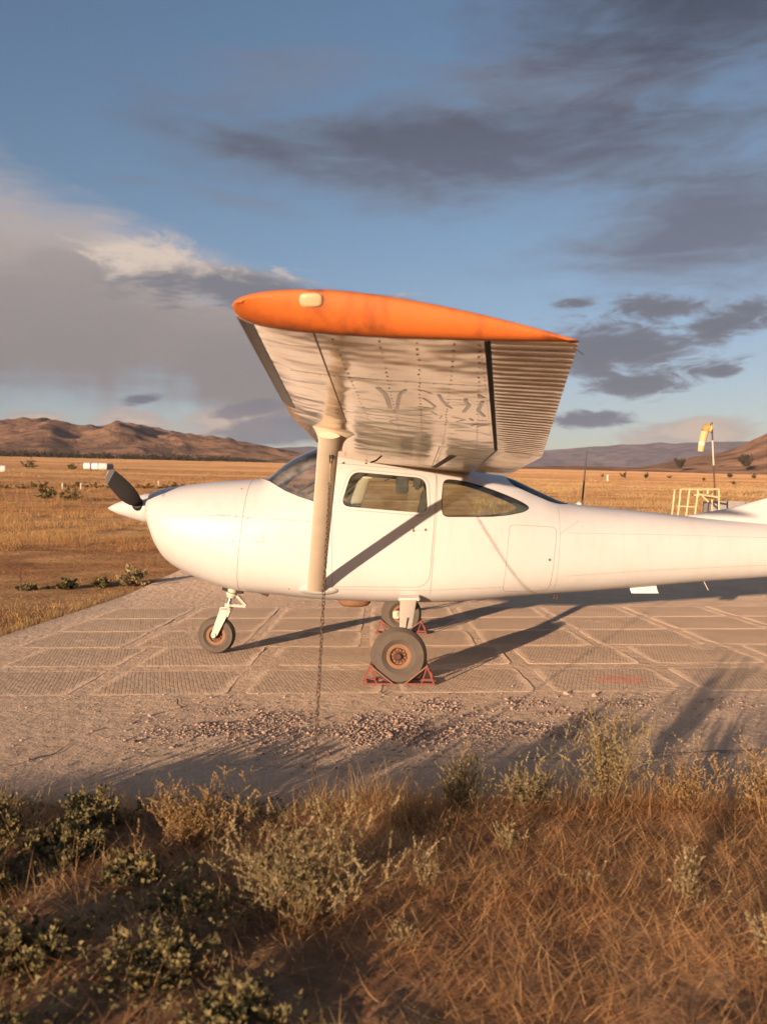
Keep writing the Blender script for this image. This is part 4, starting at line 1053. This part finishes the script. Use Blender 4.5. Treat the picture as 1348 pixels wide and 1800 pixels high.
# ------------------------------------------------------------------ vegetation helpers
def blades(P, az, lean, length, width, droop, tint, nseg=3, twist=None):
    """curved tapering blades: n base points -> one mesh array"""
    n = len(P); T = np.linspace(0, 1, nseg+1); pos = [P.copy()]; cur = P.copy()
    for k in range(nseg):
        a = lean+droop*(T[k]+T[k+1])/2; st = (length/nseg)[:, None]
        cur = cur+st*np.stack([np.sin(a)*np.sin(az), np.sin(a)*np.cos(az), np.cos(a)], 1); pos.append(cur.copy())
    tw = az+pi/2+(rng.uniform(-.9, .9, n) if twist is None else twist)
    sv = np.stack([np.sin(tw), np.cos(tw), rng.uniform(-.3, .3, n)], 1)
    V = []
    for k in range(nseg+1):
        wk = (width*(1-.88*T[k]**1.3)/2)[:, None]; V += [pos[k]-sv*wk, pos[k]+sv*wk]
    V = np.stack(V, 1); m_ = 2*(nseg+1); base = (np.arange(n)*m_)[:, None, None]
    q = np.array([[2*k, 2*k+1, 2*k+3, 2*k+2] for k in range(nseg)])[None]
    return V.reshape(-1, 3), (base+q).reshape(-1, 4), np.repeat(tint, m_)

def leaves(P, size, ratio, tint, out=None, bend=.25):
    """diamond leaves, two quads folded along the rib"""
    n = len(P); d = rng.normal(size=(n, 3)); d[:, 2] = np.abs(d[:, 2])*.7+.1
    if out is not None: d = d*.75+out
    d /= np.linalg.norm(d, axis=1)[:, None]
    r_ = rng.normal(size=(n, 3)); s_ = np.cross(d, r_); s_ /= np.linalg.norm(s_, axis=1)[:, None]; u = np.cross(s_, d)
    L_ = size[:, None]; W_ = L_*ratio
    V = np.stack([P, P+d*L_*.45+s_*W_/2+u*L_*bend*.3, P+d*L_, P+d*L_*.45-s_*W_/2+u*L_*bend*.3], 1)
    return V.reshape(-1, 3), (np.arange(n)*4)[:, None]+np.arange(4)[None], np.repeat(tint, 4)

def bush_meshes(h, r, ns, nl, ls, ratio, seed, flat=.5, side_sprigs=3, curl=.5):
    global rng
    rng = np.random.default_rng(seed)
    az = rng.uniform(0, 2*pi, ns); lean0 = rng.beta(1.3, 1.6, ns)*1.15; L_ = h*(.65+.5*rng.random(ns))*(1+.25*np.sin(az*2+seed))
    P = np.stack([rng.normal(0, r*.12, ns), rng.normal(0, r*.12, ns), np.full(ns, -.01)], 1); nseg = 6
    lean = np.arctan(np.tan(lean0)*r/h*1.3); dr = rng.uniform(-.3, curl, ns)
    V, F, T = blades(P, az, lean, L_/np.cos(lean*.6), np.full(ns, .0035), dr, rng.random(ns), nseg)
    ctr = V.reshape(ns, nseg+1, 2, 3).mean(2)
    # sprigs off each stem
    k = ns*side_sprigs; idx = rng.integers(0, ns, k); tt = rng.uniform(.25, .95, k)*nseg; i0 = tt.astype(int); fr = (tt-i0)[:, None]
    sp_ = ctr[idx, i0]*(1-fr)+ctr[idx, np.minimum(i0+1, nseg)]*fr
    V2, F2_, T2 = blades(sp_, rng.uniform(0, 2*pi, k), rng.uniform(.2, 1.2, k), h*rng.uniform(.12, .32, k), np.full(k, .0022), rng.uniform(-.6, .6, k), rng.random(k), 3)
    ctr2 = V2.reshape(k, 4, 2, 3).mean(2)
    a = rng.integers(0, k, nl); tt = rng.uniform(.05, 1, nl)*3; i0 = np.minimum(tt.astype(int), 2); fr = (tt-i0)[:, None]
    lp = ctr2[a, i0]*(1-fr)+ctr2[a, i0+1]*fr
    cl = np.clip(.5+(rng.random(k)[a]-.5)*.9+rng.normal(0, .16, nl), 0, 1)
    out_ = lp*np.array([1, 1, .6])/max(r, .01); out_[:, 2] += .25
    V3, F3, T3 = leaves(lp, ls*rng.uniform(.55, 1.3, nl), ratio, cl, out_)
    S = np_mesh(np.concatenate([V, V2]), np.concatenate([F, F2_+len(V)]), np.concatenate([T, T2]))
    return S, np_mesh(V3, F3, T3)

def bush(name, label, cat, loc, h, r, ns, nl, ls, ratio, seed, leafmat, group=None, stem='stem', **kw):
    t_ = thing(name, label, cat, loc, 0, group); S, Lm = bush_meshes(h, r, ns, nl, ls, ratio, seed, **kw)
    obj('stems', S, stem, t_); obj('foliage', Lm, leafmat, t_); return t_

# ------------------------------------------------------------------ verge: soil sheet under the brush in front of the apron
xs = np.linspace(-5, 6, 260); ys = np.linspace(-5, 4.34, 210); Xg, Yg = np.meshgrid(xs, ys, indexing='ij')
edge_y = 4.02+.22*(fbm(xs*1.3, xs*0, 4, 40)-.5)+.10*(fbm(xs*7, xs*0+3, 3, 41)-.5)
def zverge(x, y):
    x = np.asarray(x, float); y = np.asarray(y, float)
    e = np.interp(x, xs, edge_y)-y
    return -.055+.10*sstep(e, -.22, .40)+.05*(fbm(x*2.2, y*2.2, 4, 44)-.5)*sstep(e, 0, .5)+.045*(fbm(x*7, y*7, 4, 45)-.5)*sstep(e, -.25, .1)
Zg = zverge(Xg, Yg)
i, j = np.meshgrid(np.arange(259), np.arange(209), indexing='ij')
F = np.stack([i*210+j, (i+1)*210+j, (i+1)*210+j+1, i*210+j+1], -1).reshape(-1, 4)
struct(obj('verge', np_mesh(np.stack([Xg.ravel(), Yg.ravel(), Zg.ravel()], 1), F), 'soil', smooth=180))

# trampled straw
def scatter(n, x0, x1, y0, y1, dens):
    out_ = np.zeros((0, 2))
    while len(out_) < n:
        q = np.stack([rng.uniform(x0, x1, n*2), rng.uniform(y0, y1, n*2)], 1); q = q[rng.random(n*2) < dens(q[:, 0], q[:, 1])]; out_ = np.concatenate([out_, q])
    return out_[:n]
def d_straw(x, y):
    e = np.interp(x, xs, edge_y)-y
    g = sstep(x/np.maximum(y, .3), -.10, .04)*.92+.34*sstep(y, 1.6, 3.0)+.22
    return g*(sstep(e, -.02, .15)+.22*sstep(e, -.30, -.02)*(1-sstep(e, -.02, .15)))*(.18+.82*sstep(fbm(x*2.6, y*2.6, 4, 60), .30, .58))
q = scatter(76000, -2.4, 2.9, .9, 4.4, d_straw); n = len(q)
P = np.stack([q[:, 0], q[:, 1], np.maximum(zverge(q[:, 0], q[:, 1]), -.004)+rng.uniform(0, .05, n)**1.3], 1)
patch = fbm(q[:, 0]*1.6, q[:, 1]*1.6, 3, 70)
V, F, T = blades(P, rng.normal(pi/2, .65, n)+pi*rng.integers(0, 2, n)+(patch-.5)*3, np.where(rng.random(n) < .5, rng.uniform(.65, 1.2, n), rng.uniform(1.15, 1.62, n)), rng.gamma(3.5, .020, n)+.015, rng.uniform(.0009, .0026, n), rng.uniform(-.6, .8, n),
                 np.clip(rng.beta(1.5, 1.7, n)*.75+(patch-.4)*.9, 0, 1), 3)
stuff(obj('straw', np_mesh(V, F, T), 'straw'))
q = scatter(6500, -2.2, 2.8, 1.0, 4.3, lambda x, y: d_straw(x, y)); n = len(q)
P = np.stack([q[:, 0], q[:, 1], zverge(q[:, 0], q[:, 1])], 1)
V, F, T = blades(P, rng.uniform(0, 2*pi, n), rng.uniform(.4, 1.25, n), rng.gamma(5, .014, n)+.03, rng.uniform(.001, .0026, n), rng.uniform(0, 1.2, n), rng.beta(2, 2, n), 4)
stuff(obj('dry_grass', np_mesh(V, F, T), 'straw'))
# bits and small creeping leaves on the bare soil at the left
q = scatter(5200, -2.2, .2, 1.0, 3.9, lambda x, y: sstep(-x/np.maximum(y, .3), -.02, .16)*(.08+.92*sstep(fbm(x*3, y*3, 4, 90), .46, .6))); n = len(q)
P = np.stack([q[:, 0], q[:, 1], zverge(q[:, 0], q[:, 1])+rng.uniform(0, .06, n)], 1)
V, F, T = leaves(P, rng.uniform(.010, .030, n), .62, rng.beta(1.6, 2.2, n))
stuff(obj('creeping_leaves', np_mesh(V, F, T), 'weed'))

GW = 'low green weeds at the edge of the concrete'
zv = lambda x, y: float(zverge(x, y))
for (x, y, h, r, nl, sd, lab) in [(-1.20, 3.28, .19, .40, 5200, 1, 'dense dark green weed patch under the concrete edge, in front of the dry bush'), (-1.62, 3.45, .20, .34, 3800, 2, 'dark green weed clump at the very left of the verge'),
                                  (-.90, 3.05, .13, .24, 1800, 3, 'low olive weed sprigs on bare soil beside the pale sagebrush'), (-1.05, 2.50, .15, .36, 2600, 4, 'dark leafy weeds at the bottom left, in shade'),
                                  (-.62, 2.42, .15, .30, 2000, 5, 'olive leafy weeds just below the bare soil'), (-.38, 2.12, .15, .28, 1600, 6, 'broad leaved weeds at the bottom edge left of the straw'), (-.95, 2.05, .13, .32, 1800, 7, 'dark creeping weeds in the bottom left corner'), (-1.42, 2.98, .17, .34, 2600, 8, 'grey green weeds at the left frame edge, below the dense dark patch'), (-1.22, 3.62, .16, .34, 2200, 9, 'low weeds spilling onto the concrete edge at the left'), (-.66, 2.86, .10, .22, 900, 10, 'sparse olive sprigs on the bare soil left of the pale sagebrush')]:
    bush('weed_patch', lab, 'weeds', (x, y, zv(x, y)), h*.82, r, 60, int(nl*1.5), .018, .6, sd, 'weed', GW, side_sprigs=5, curl=1.0)
GS = 'sagebrush plants on the verge'
for (x, y, h, r, ns, nl, ls, sd, mt, lab) in [
    (-.28, 2.74, .34, .24, 70, 9000, .016, 11, 'sage', 'pale bushy sagebrush beside the lower end of the chain'),
    (-.76, 3.38, .26, .24, 60, 5200, .015, 12, 'sagedry', 'dry golden bush at the concrete edge, right of the dark green weeds'),
    (.36, 3.84, .24, .20, 46, 3600, .017, 13, 'sage', 'grey green sagebrush leaning over the concrete edge below the main wheel'),
    (.66, 3.80, .22, .22, 46, 3600, .016, 14, 'sage', 'low grey green sagebrush between the leaning one and the tallest one'),
    (1.00, 3.80, .40, .21, 64, 6000, .017, 15, 'sage', 'tallest upright sagebrush at the concrete edge, casting a long shadow'),
    (1.34, 3.78, .22, .18, 44, 2600, .014, 16, 'sagedry', 'dry straw coloured bush right of the tallest sagebrush'),
    (1.68, 3.74, .28, .24, 50, 4200, .016, 17, 'sagedry', 'olive bush at the right end of the concrete edge'),
    (.12, 3.52, .16, .26, 44, 2400, .013, 18, 'sagedry', 'low brown scrub behind the pale sagebrush'),
    (.48, 3.28, .15, .07, 9, 420, .017, 19, 'sage', 'thin grey sprig standing in the straw below the leaning sagebrush'),
    (.98, 2.78, .17, .10, 12, 520, .017, 20, 'sage', 'pale grey sprig in the straw at the right'), (.15, 2.95, .14, .09, 10, 380, .016, 21, 'sage', 'small grey sprig in the straw right of the pale sagebrush'),
    (1.12, 2.45, .13, .12, 12, 520, .017, 22, 'sage', 'grey sprig low in the straw near the right edge'), (.72, 2.98, .10, .08, 10, 320, .015, 23, 'sage', 'tiny grey sprig in the middle of the straw'), (.06, 2.60, .10, .10, 10, 340, .015, 24, 'sage', 'small grey sprig at the straw edge, right below the pale sagebrush')]:
    bush('sagebrush', lab, 'bush', (x, y, zv(x, y)), h, r, int(ns*1.3), int(nl*2.6), ls*.58, .34, sd, mt, GS, side_sprigs=5)

def tuft(label, x, y, n, h, spread, seed, mat='drygrass', group='dry grass tufts at the concrete edge'):
    global rng
    rng = np.random.default_rng(seed)
    P = np.stack([rng.normal(0, spread*.25, n), rng.normal(0, spread*.25, n), np.zeros(n)-.01], 1)
    V, F, T = blades(P, rng.uniform(0, 2*pi, n), rng.uniform(.0, .75, n), h*rng.uniform(.38, 1.05, n), rng.uniform(.0014, .0030, n), rng.uniform(.1, 1.7, n), rng.random(n), 6)
    return tag(obj('grass_tuft', np_mesh(V, F, T), mat), label, 'grass tuft', group)
for (x, y, n, h, s_, sd, lab) in [(-.27, 3.72, 240, .20, .26, 1, 'golden grass tuft around the chain, behind the pale sagebrush'), (-.04, 3.78, 260, .24, .34, 2, 'golden grass tuft with long arching stalks, right of the chain'), (.18, 3.92, 120, .18, .26, 3, 'thin dry grass left of the leaning sagebrush'),
                                  (-1.0, 3.66, 110, .20, .40, 4, 'thin upright dry stalks behind the dark green weeds'), (-1.45, 3.72, 130, .18, .40, 5, 'dry grass fringe at the far left of the concrete edge'), (.85, 3.92, 110, .20, .22, 6, 'dry grass left of the tallest sagebrush'),
                                  (1.20, 3.88, 200, .20, .30, 7, 'golden dry grass right of the tallest sagebrush'), (1.50, 3.88, 150, .20, .26, 8, 'dry grass between the two bushes at the right end'), (1.9, 3.8, 150, .2, .3, 9, 'dry grass beyond the olive bush'), (-.55, 3.86, 170, .17, .30, 10, 'dry grass fringe between the golden bush and the chain'), (-1.22, 3.84, 170, .15, .45, 11, 'short dry grass fringe directly behind the dense dark green weeds'), (-1.78, 3.84, 150, .18, .40, 12, 'dry grass in the far left corner of the verge'), (.60, 3.98, 130, .15, .26, 13, 'short dry grass between the two low sagebrushes')]:
    o = tuft(lab, x, y, n, h, s_, sd); o.location = (x, y, zv(x, y))
# ------------------------------------------------------------------ gravel and stones on the screed
rng = np.random.default_rng(5)
bm = bmesh.new(); bmesh.ops.create_icosphere(bm, subdivisions=1, radius=1); ico = np.array([v.co[:] for v in bm.verts]); icof = np.array([[v.index for v in f.verts] for f in bm.faces]); bm.free()
def pebbles(xy, size, z0=-.0035):
    n = len(xy); a = rng.uniform(0, 2*pi, n); sc = size[:, None]*np.stack([rng.uniform(.7, 1.4, n), rng.uniform(.6, 1.1, n), rng.uniform(.4, .85, n)], 1)
    V = ico[None]*sc[:, None, :]*(1+rng.uniform(-.22, .22, (n, len(ico), 1)))
    c_, s_ = np.cos(a)[:, None], np.sin(a)[:, None]; x = V[..., 0]*c_-V[..., 1]*s_; y = V[..., 0]*s_+V[..., 1]*c_
    V = np.stack([x+xy[:, :1], y+xy[:, 1:], V[..., 2]+z0+sc[:, 2:3]*.55], -1)
    return V.reshape(-1, 3), ((np.arange(n)*len(ico))[:, None, None]+icof[None]).reshape(-1, 3), np.repeat(rng.random(n), len(ico))
def d_grav(x, y):
    band = np.exp(-((y-(5.35-.10*x+.22*np.clip(x, 0, 3)))/.36)**2)*sstep(x, -1.75, -1.1)*(1-sstep(x, 1.2, 1.75))
    band2 = np.exp(-((y-(6.02+.035*x))/.17)**2)*sstep(x, -.2, .4)*(1-sstep(x, 1.7, 3.0))*.75
    return np.clip(band+band2, 0, 1)*sstep(fbm(x*2.8, y*3.4, 5, 77, .62), .35, .62)+.014
q = scatter(23000, -2.6, 3.2, 4.4, 6.4, d_grav)
V, F, T = pebbles(q, np.exp(rng.normal(-5.42, .42, len(q))))
m, t, p = material('gravel'); M['gravel'] = m
at = t.node('ShaderNodeAttribute', attribute_name='tint').outputs['Fac']
setp(t, p, col=t.mix(at, (.20, .135, .105), (.56, .40, .30)), rough=.95, spec=.15, drough=.8)
stuff(obj('gravel', np_mesh(V, F, T), 'gravel'))
q = scatter(34, -1.9, 2.6, 4.6, 6.3, lambda x, y: np.clip(d_grav(x, y)*1.2+.03, 0, 1))
for k in range(len(q)):
    V, F, T = pebbles(np.zeros((1, 2)), np.array([rng.uniform(.010, .020)]), 0)
    o = obj('stone', np_mesh(V, F, T), 'gravel'); o.location = (q[k, 0], q[k, 1], -.003)
    tag(o, 'pale loose stone lying on the gravelly concrete strip', 'stone', 'loose stones on the concrete strip')
for (x, y, r, lab) in [(1.0, 6.63, .014, 'white pebble on the slab behind the main wheel'), (1.55, 6.28, .02, 'pale flat stone beside the front slab edge right of the wheel'), (1.36, 6.35, .022, 'broken concrete chip at the front slab edge')]:
    V, F, T = pebbles(np.zeros((1, 2)), np.array([r]), 0); o = obj('stone', np_mesh(V, F, T*0+1), 'gravel'); o.location = (x, y, 0.0); tag(o, lab, 'stone')

# ------------------------------------------------------------------ plain: dry grass, weeds, shrubs
rng = np.random.default_rng(9)
def field(n, az0, az1, r0, r1, hmin, hmax, mat, seed, wid=(.004, .009), nb=6, thr=.42, name='field_grass'):
    a = np.radians(rng.uniform(az0, az1, n)); r = r0*(r1/r0)**rng.random(n); x = r*np.sin(a); y = r*np.cos(a)
    keep = ~((x > AX0-.12) & (x < AX1) & (y > AY0) & (y < AY1+.3)) & (fbm(x*.5, y*.35, 4, seed) > thr-.12*rng.random(n)); x, y, r = x[keep], y[keep], r[keep]; n = len(x)
    z = zplain(x, y); hh = (hmin+(hmax-hmin)*sstep(fbm(x*.25, y*.2, 3, seed+1), .35, .65))*rng.uniform(.6, 1.2, n)
    X = np.repeat(x, nb)+rng.normal(0, .05, n*nb)*np.repeat(np.clip(r/15, .6, 5), nb); Y = np.repeat(y, nb)+rng.normal(0, .05, n*nb)*np.repeat(np.clip(r/15, .6, 5), nb)
    P = np.stack([X, Y, np.repeat(z, nb)-.03], 1); N = len(P); wsc = np.repeat(np.clip(r/22, 1, 6), nb)
    tint = np.clip(np.repeat(fbm(x*.15, y*.1, 4, seed+3)*1.3-.15, nb)+rng.normal(0, .18, N), 0, 1)
    V, F, T = blades(P, rng.uniform(0, 2*pi, N), rng.uniform(.05, .75, N), np.repeat(hh, nb)*rng.uniform(.5, 1.2, N), rng.uniform(*wid, N)*wsc, rng.uniform(0, .9, N), tint, 2)
    return stuff(obj(name, np_mesh(V, F, T), mat))
field(7000, -27, -6, 8.6, 24, .03, .10, 'fieldgrass', 200, nb=6)
field(9000, -28, -5, 22, 40, .07, .26, 'fieldgrass', 210, nb=6, thr=.46)
field(8000, -28, -3, 38, 170, .15, .42, 'fieldgrass', 220, nb=6, thr=.46)
field(11000, 6, 28, 25, 190, .14, .42, 'goldgrass', 230, nb=6, thr=.42)
rng = np.random.default_rng(19)
# grass fringe at the apron's left edge
n = 2600; y = rng.uniform(8.3, 17, n); x = AX0-.02-np.abs(rng.normal(0, .16, n)); P = np.stack([x, y, np.full(n, -.05)], 1)
V, F, T = blades(P, rng.uniform(0, 2*pi, n), rng.uniform(.1, .9, n), rng.uniform(.05, .16, n), rng.uniform(.004, .008, n), rng.uniform(0, 1, n), rng.random(n), 2)
stuff(obj('edge_grass', np_mesh(V, F, T), 'sagedry'))
for (x, y, h, r, nl, sd, mt, lab) in [(-5.45, 14.6, .20, .42, 1300, 51, 'weed', 'long low green weed patch on the earth left of the apron'), (-4.95, 14.9, .18, .30, 900, 52, 'weed', 'green weeds between the long patch and the rounded shrub'), (-4.42, 15.0, .30, .36, 1500, 53, 'sage', 'rounded pale green shrub at the apron edge below the nose'), (-6.0, 14.4, .14, .3, 700, 54, 'weed', 'sparse green weeds at the left end of the long patch')]:
    bush('shrub', lab, 'shrub', (x, y, float(zplain(x, y))-.02), h, r, 40, nl, .06, .5, sd, mt, 'green shrubs left of the apron')
o = thing('weed_stalk', 'single dry brown stalk standing in the earth left of the green weeds', 'dry weed', (-6.3, 14.8, float(zplain(-6.3, 14.8))-.02))
obj('stem', tubes([([(0, 0, 0), (.01, 0, .15), (-.01, .01, .30)], .008), ([(.0, 0, .12), (.05, 0, .2)], .006), ([(0, 0, .18), (-.04, 0, .25)], .006)], 5), 'rust', o)

def far_shrub(label, x, y, h, r, seed, mat, group, cat='shrub', nl=260, name='field_shrub', zbase=None):
    return bush(name, label, cat, (x, y, (float(zplain(x, y)) if zbase is None else zbase)-.03*h), h, r, 14, int(nl*1.8), h*.16, .75, seed, mat, group, side_sprigs=7)
far_shrub('dark green shrub in the dry field, the wider one near the propeller', -17.6, 45, .75, .95, 61, 'weed', 'green shrubs in the field', nl=520)
far_shrub('dark green shrub in the dry field, the one closest to the spinner', -16.0, 44, .60, .80, 62, 'weed', 'green shrubs in the field', nl=480)
far_shrub('green shrub in the field beneath the white bales', -55, 150, 1.2, 1.6, 63, 'weed', 'green shrubs in the field', nl=400)
far_shrub('green shrub at the far left of the field', -63, 152, 1.4, 2.4, 64, 'weed', 'green shrubs in the field', nl=400)
# a ditch of dark dry scrub across the left field
proto = None
for k in range(36):
    f_ = k/35; x = -34+f_*27+random.uniform(-.3, .3); y = 58+f_*16+random.uniform(-.8, .8)
    if random.random() < .25: continue
    if proto is None:
        proto = far_shrub('dark dry scrub bush in the ditch across the field', x, y, .6, .9, 70, 'stem', 'dry scrub along the field ditch', nl=420); o = proto
    else:
        o = copy_tree(proto); o.location = (x, y, float(zplain(x, y))-.05); o.rotation_euler = (0, 0, random.uniform(0, 6.28))
    s_ = random.uniform(.6, 1.15); o.scale = (s_*1.4, s_, s_*random.uniform(.7, 1.1))
for k, (px, y, h, lab) in enumerate([(.2827, 222, 1.3, 'small dark bush far out in the golden field, between whip antenna and windsock'), (.3077, 225, 1.4, 'second small dark bush beside it towards the windsock'), (.406, 300, 1.8, 'dark bush at the field edge just right of the windsock pole'), (.434, 300, 1.5, 'dark bush at the field edge under the brown hill, furthest right'),
                                     (.335, 240, .9, 'low dull bush in the field under the windsock'), (.375, 190, .7, 'low dull bush in the field left of the windsock pole'), (.256, 230, .7, 'low dull bush in the field right above the rear window'), (.41, 150, .6, 'low dull bush in the field beyond the yellow frame')]):
    far_shrub(lab, px*y, y, h, h*.62, 80+k, 'tree', 'bushes in the golden field', nl=360)
for k, (azd, r, h, lab) in enumerate([(19.15, 1290, 17, 'dark lone tree low on the brown hill, left of the windsock pole'), (23.0, 1300, 21, 'dark lone tree low on the brown hill, right of the windsock pole')]):
    x, y = r*sin(R(azd)), r*cos(R(azd)); t_ = thing('tree', lab, 'tree', (x, y, right_h(azd, r)-.5))
    obj('trunk', tube([(0, 0, -2), (0, 0, h*.4), (.2, 0, h*.7)], [h*.035, h*.028, h*.012], 8), 'stem', t_)
    S, Lm = bush_meshes(h*.85, h*.30, 30, 2600, h*.085, .8, 300+k, side_sprigs=9); o = obj('crown', Lm, 'tree', t_); o.location = (0, 0, h*.16)
# belt of trees along the foot of the left hills
rng = np.random.default_rng(3)
n = 420; az = np.radians(rng.uniform(-27, -6, n)); r = rng.uniform(1290, 1440, n); x, y = r*np.sin(az), r*np.cos(az)
hgt = rng.uniform(3.5, 9, n)*sstep(-np.degrees(az), 5, 11); z = zplain(x, y)
Pc = np.repeat(np.stack([x, y, z+hgt*.5], 1), 34, 0)+rng.normal(0, 1, (n*34, 3))*np.repeat(hgt, 34)[:, None]*np.array([.42, .42, .27])
V, F, T = leaves(Pc, np.repeat(hgt, 34)*rng.uniform(.22, .42, n*34), .7, rng.beta(1.5, 2.5, n*34))
stuff(obj('treeline', np_mesh(V, F, T), 'tree'))

# ------------------------------------------------------------------ things in the field
def bale(label, x, y, ang, L_=1.25, rad=.66):
    o = obj('bale', lathe([(0, -L_/2), (rad*.86, -L_/2), (rad*.97, -L_/2+.06), (rad, -L_/2+.16), (rad*.985, 0), (rad, L_/2-.16), (rad*.97, L_/2-.06), (rad*.86, L_/2), (0, L_/2)], 28, 'X'), 'bale', smooth=50)
    o.location = (x, y, float(zplain(x, y))+rad*.93); o.rotation_euler = (0, 0, ang); return tag(o, label, 'bale', 'white wrapped bales in the field')
BY = 160
bale('white wrapped bale in the left field, nearest the frame edge of its row of three', -55.5, BY, .1); bale('white wrapped bale in the left field, middle of its row of three', -54.05, BY+.3, -.1)
bale('white wrapped bale in the left field, the longest, on the propeller side of its row', -52.55, BY, .25, 1.5); bale('dull bale end just behind the row of white bales', -51.7, BY+1.2, .6, 1.2, .6).data.materials[0] = M['grey']
bale('lone small white bale far out at the left edge of the field', -56.6, 127, .4, .7, .5)
for k, (px, y, lab) in enumerate([(-.376, 62, 'short white marker post in the field ditch left of the propeller'), (-.3545, 62, 'second short white marker post in the field ditch, closer to the propeller'), (-.2635, 75, 'short pale marker post in the field above the spinner')]):
    x = px*y; t_ = thing('marker_post', lab, 'post', (x, y, float(zplain(x, y))-.05), 0, 'white marker posts in the field')
    obj('post', tube([(0, 0, 0), (0, 0, .42)], .055, 10), 'polewhite', t_); obj('cap', lathe([(.06, .41), (.055, .46), (0, .48)], 12, 'Z'), 'bale', t_)
x, y = .2625*150, 150; t_ = thing('marker_post', 'pale post with a dark foot standing far out in the golden field', 'post', (x, y, float(zplain(x, y))))
obj('post', tube([(0, 0, 0), (0, 0, 1.0)], .16, 8), 'polewhite', t_); obj('cap', lathe([(.18, 1.0), (.15, 1.1), (0, 1.15)], 10, 'Z'), 'bale', t_)

# windsock
wx, wy = 23.2, 60.0; wz = float(zplain(wx, wy)); t_ = thing('windsock', 'drooping orange, yellow and white windsock on a banded pole', 'windsock', (wx, wy, wz))
zt_ = 7.56-wz
for name, a, b, mt in (('pole', 0, 4.55-wz, 'steel'), ('pole', 4.55-wz, 6.3-wz, 'polewhite'), ('pole', 6.3-wz, zt_, 'steel')):
    obj(name, tube([(.12-.25*a/zt_, 0, a), (.12-.25*b/zt_, 0, b)], .055, 10), mt, t_)
obj('hoop', tubes([([(-.17-.02*cos(a), .30*sin(a), zt_-.42+.30*cos(a)) for a in np.linspace(0, 2*pi, 25)], .018)], 6), 'steel', t_)
spine = [(-.17, zt_-.42), (-.32, zt_-.36), (-.48, zt_-.40), (-.62, zt_-.62), (-.72, zt_-1.0), (-.80, zt_-1.35), (-.86, zt_-1.65), (-.92, zt_-2.05)]
rads = [.30, .29, .28, .27, .255, .24, .225, .19]
for i0, i1, mt in ((0, 1, 'sockye'), (1, 3, 'sockor'), (3, 5, 'sockye'), (5, 6, 'sockwh'), (6, 7, 'sockye')):
    obj('sock_band', tube([(spine[q][0]-.0, 0, spine[q][1]) for q in range(i0, i1+1)], rads[i0:i1+1], 16, caps=False), mt, t_, smooth=80)

# yellow access stand and the block behind it
gx = .16; gy = 20.0; gz = float(zplain(7.2, 20))-.03
t_ = thing('access_stand', 'pale yellow tubular access stand with ladder and platform rail', 'stand', (7.2, gy, gz))
zz = lambda py: 1.37+(897-py)*20/1500-gz
xx = lambda px: (px-674)*20/1500-7.2
def rail(name, pts, r=.019): obj(name, tube([(xx(a), d, zz(b)) for a, b, d in pts], r, 8), 'yellow', t_)
zb = 897+(1.37-gz)*1500/20
for d in (0, .42):
    rail('handrail', [(1196.5, 859.5, d), (1264, 859.5, d)])
    for top, bot in (((1196.5, 1183), (1212, 1195), (1227, 1212)) if d == 0 else ((1196.5, 1183),)): rail('upright', [(top, 860, d), (bot, zb-2, d)], .021)
    rail('upright', [(1263.5, 859.5, d), (1263.5, zb-2, d)]); rail('upright', [(1244.5, 860, d), (1243.5, 868, d)], .022)
    rail('platform_rail', [(1227, 868.5, d), (1264, 874, d)], .024)
    if d == 0: rail('brace', [(1233, 870, d), (1245, 882, d)], .022); rail('rung', [(1190, 889.5, d), (1221, 890.5, d)], .018)
for a, b in ((1196.5, 859.5), (1263.5, 859.5), (1263.5, 874)): rail('cross_bar', [(a, b, 0), (a, b, .42)], .017)
t_ = thing('slab_block', 'grey slab sided block standing behind the yellow stand', 'block', (8.6, 21.6, float(zplain(8.6, 21.6))-.05))
obj('block_side', plate([(-.48, 0), (.62, 0), (.42, 1.40), (-.40, 1.40)], -.3, .3), 'grey', t_)
obj('block_side', plate([(.66, 0), (1.75, 0), (1.40, 1.34), (.46, 1.39)], -.1, .5), 'grey', t_)

# ------------------------------------------------------------------ air: thin even haze over the whole plain
bm = bmesh.new(); add_box(bm, (0, 0, 449), (18600, 18600, 902)); hz = stuff(obj('haze', bm_mesh(bm)))
m = bpy.data.materials.new('haze'); m.use_nodes = True; t = NT(m.node_tree); t.n.remove(t.n['Principled BSDF'])
v = t.node('ShaderNodeVolumePrincipled', {'Density': 3.0e-5, 'Color': (.74, .82, 1.0, 1)}); t.l.new(v.outputs[0], t.n['Material Output'].inputs['Volume'])
hz.data.materials.append(m)
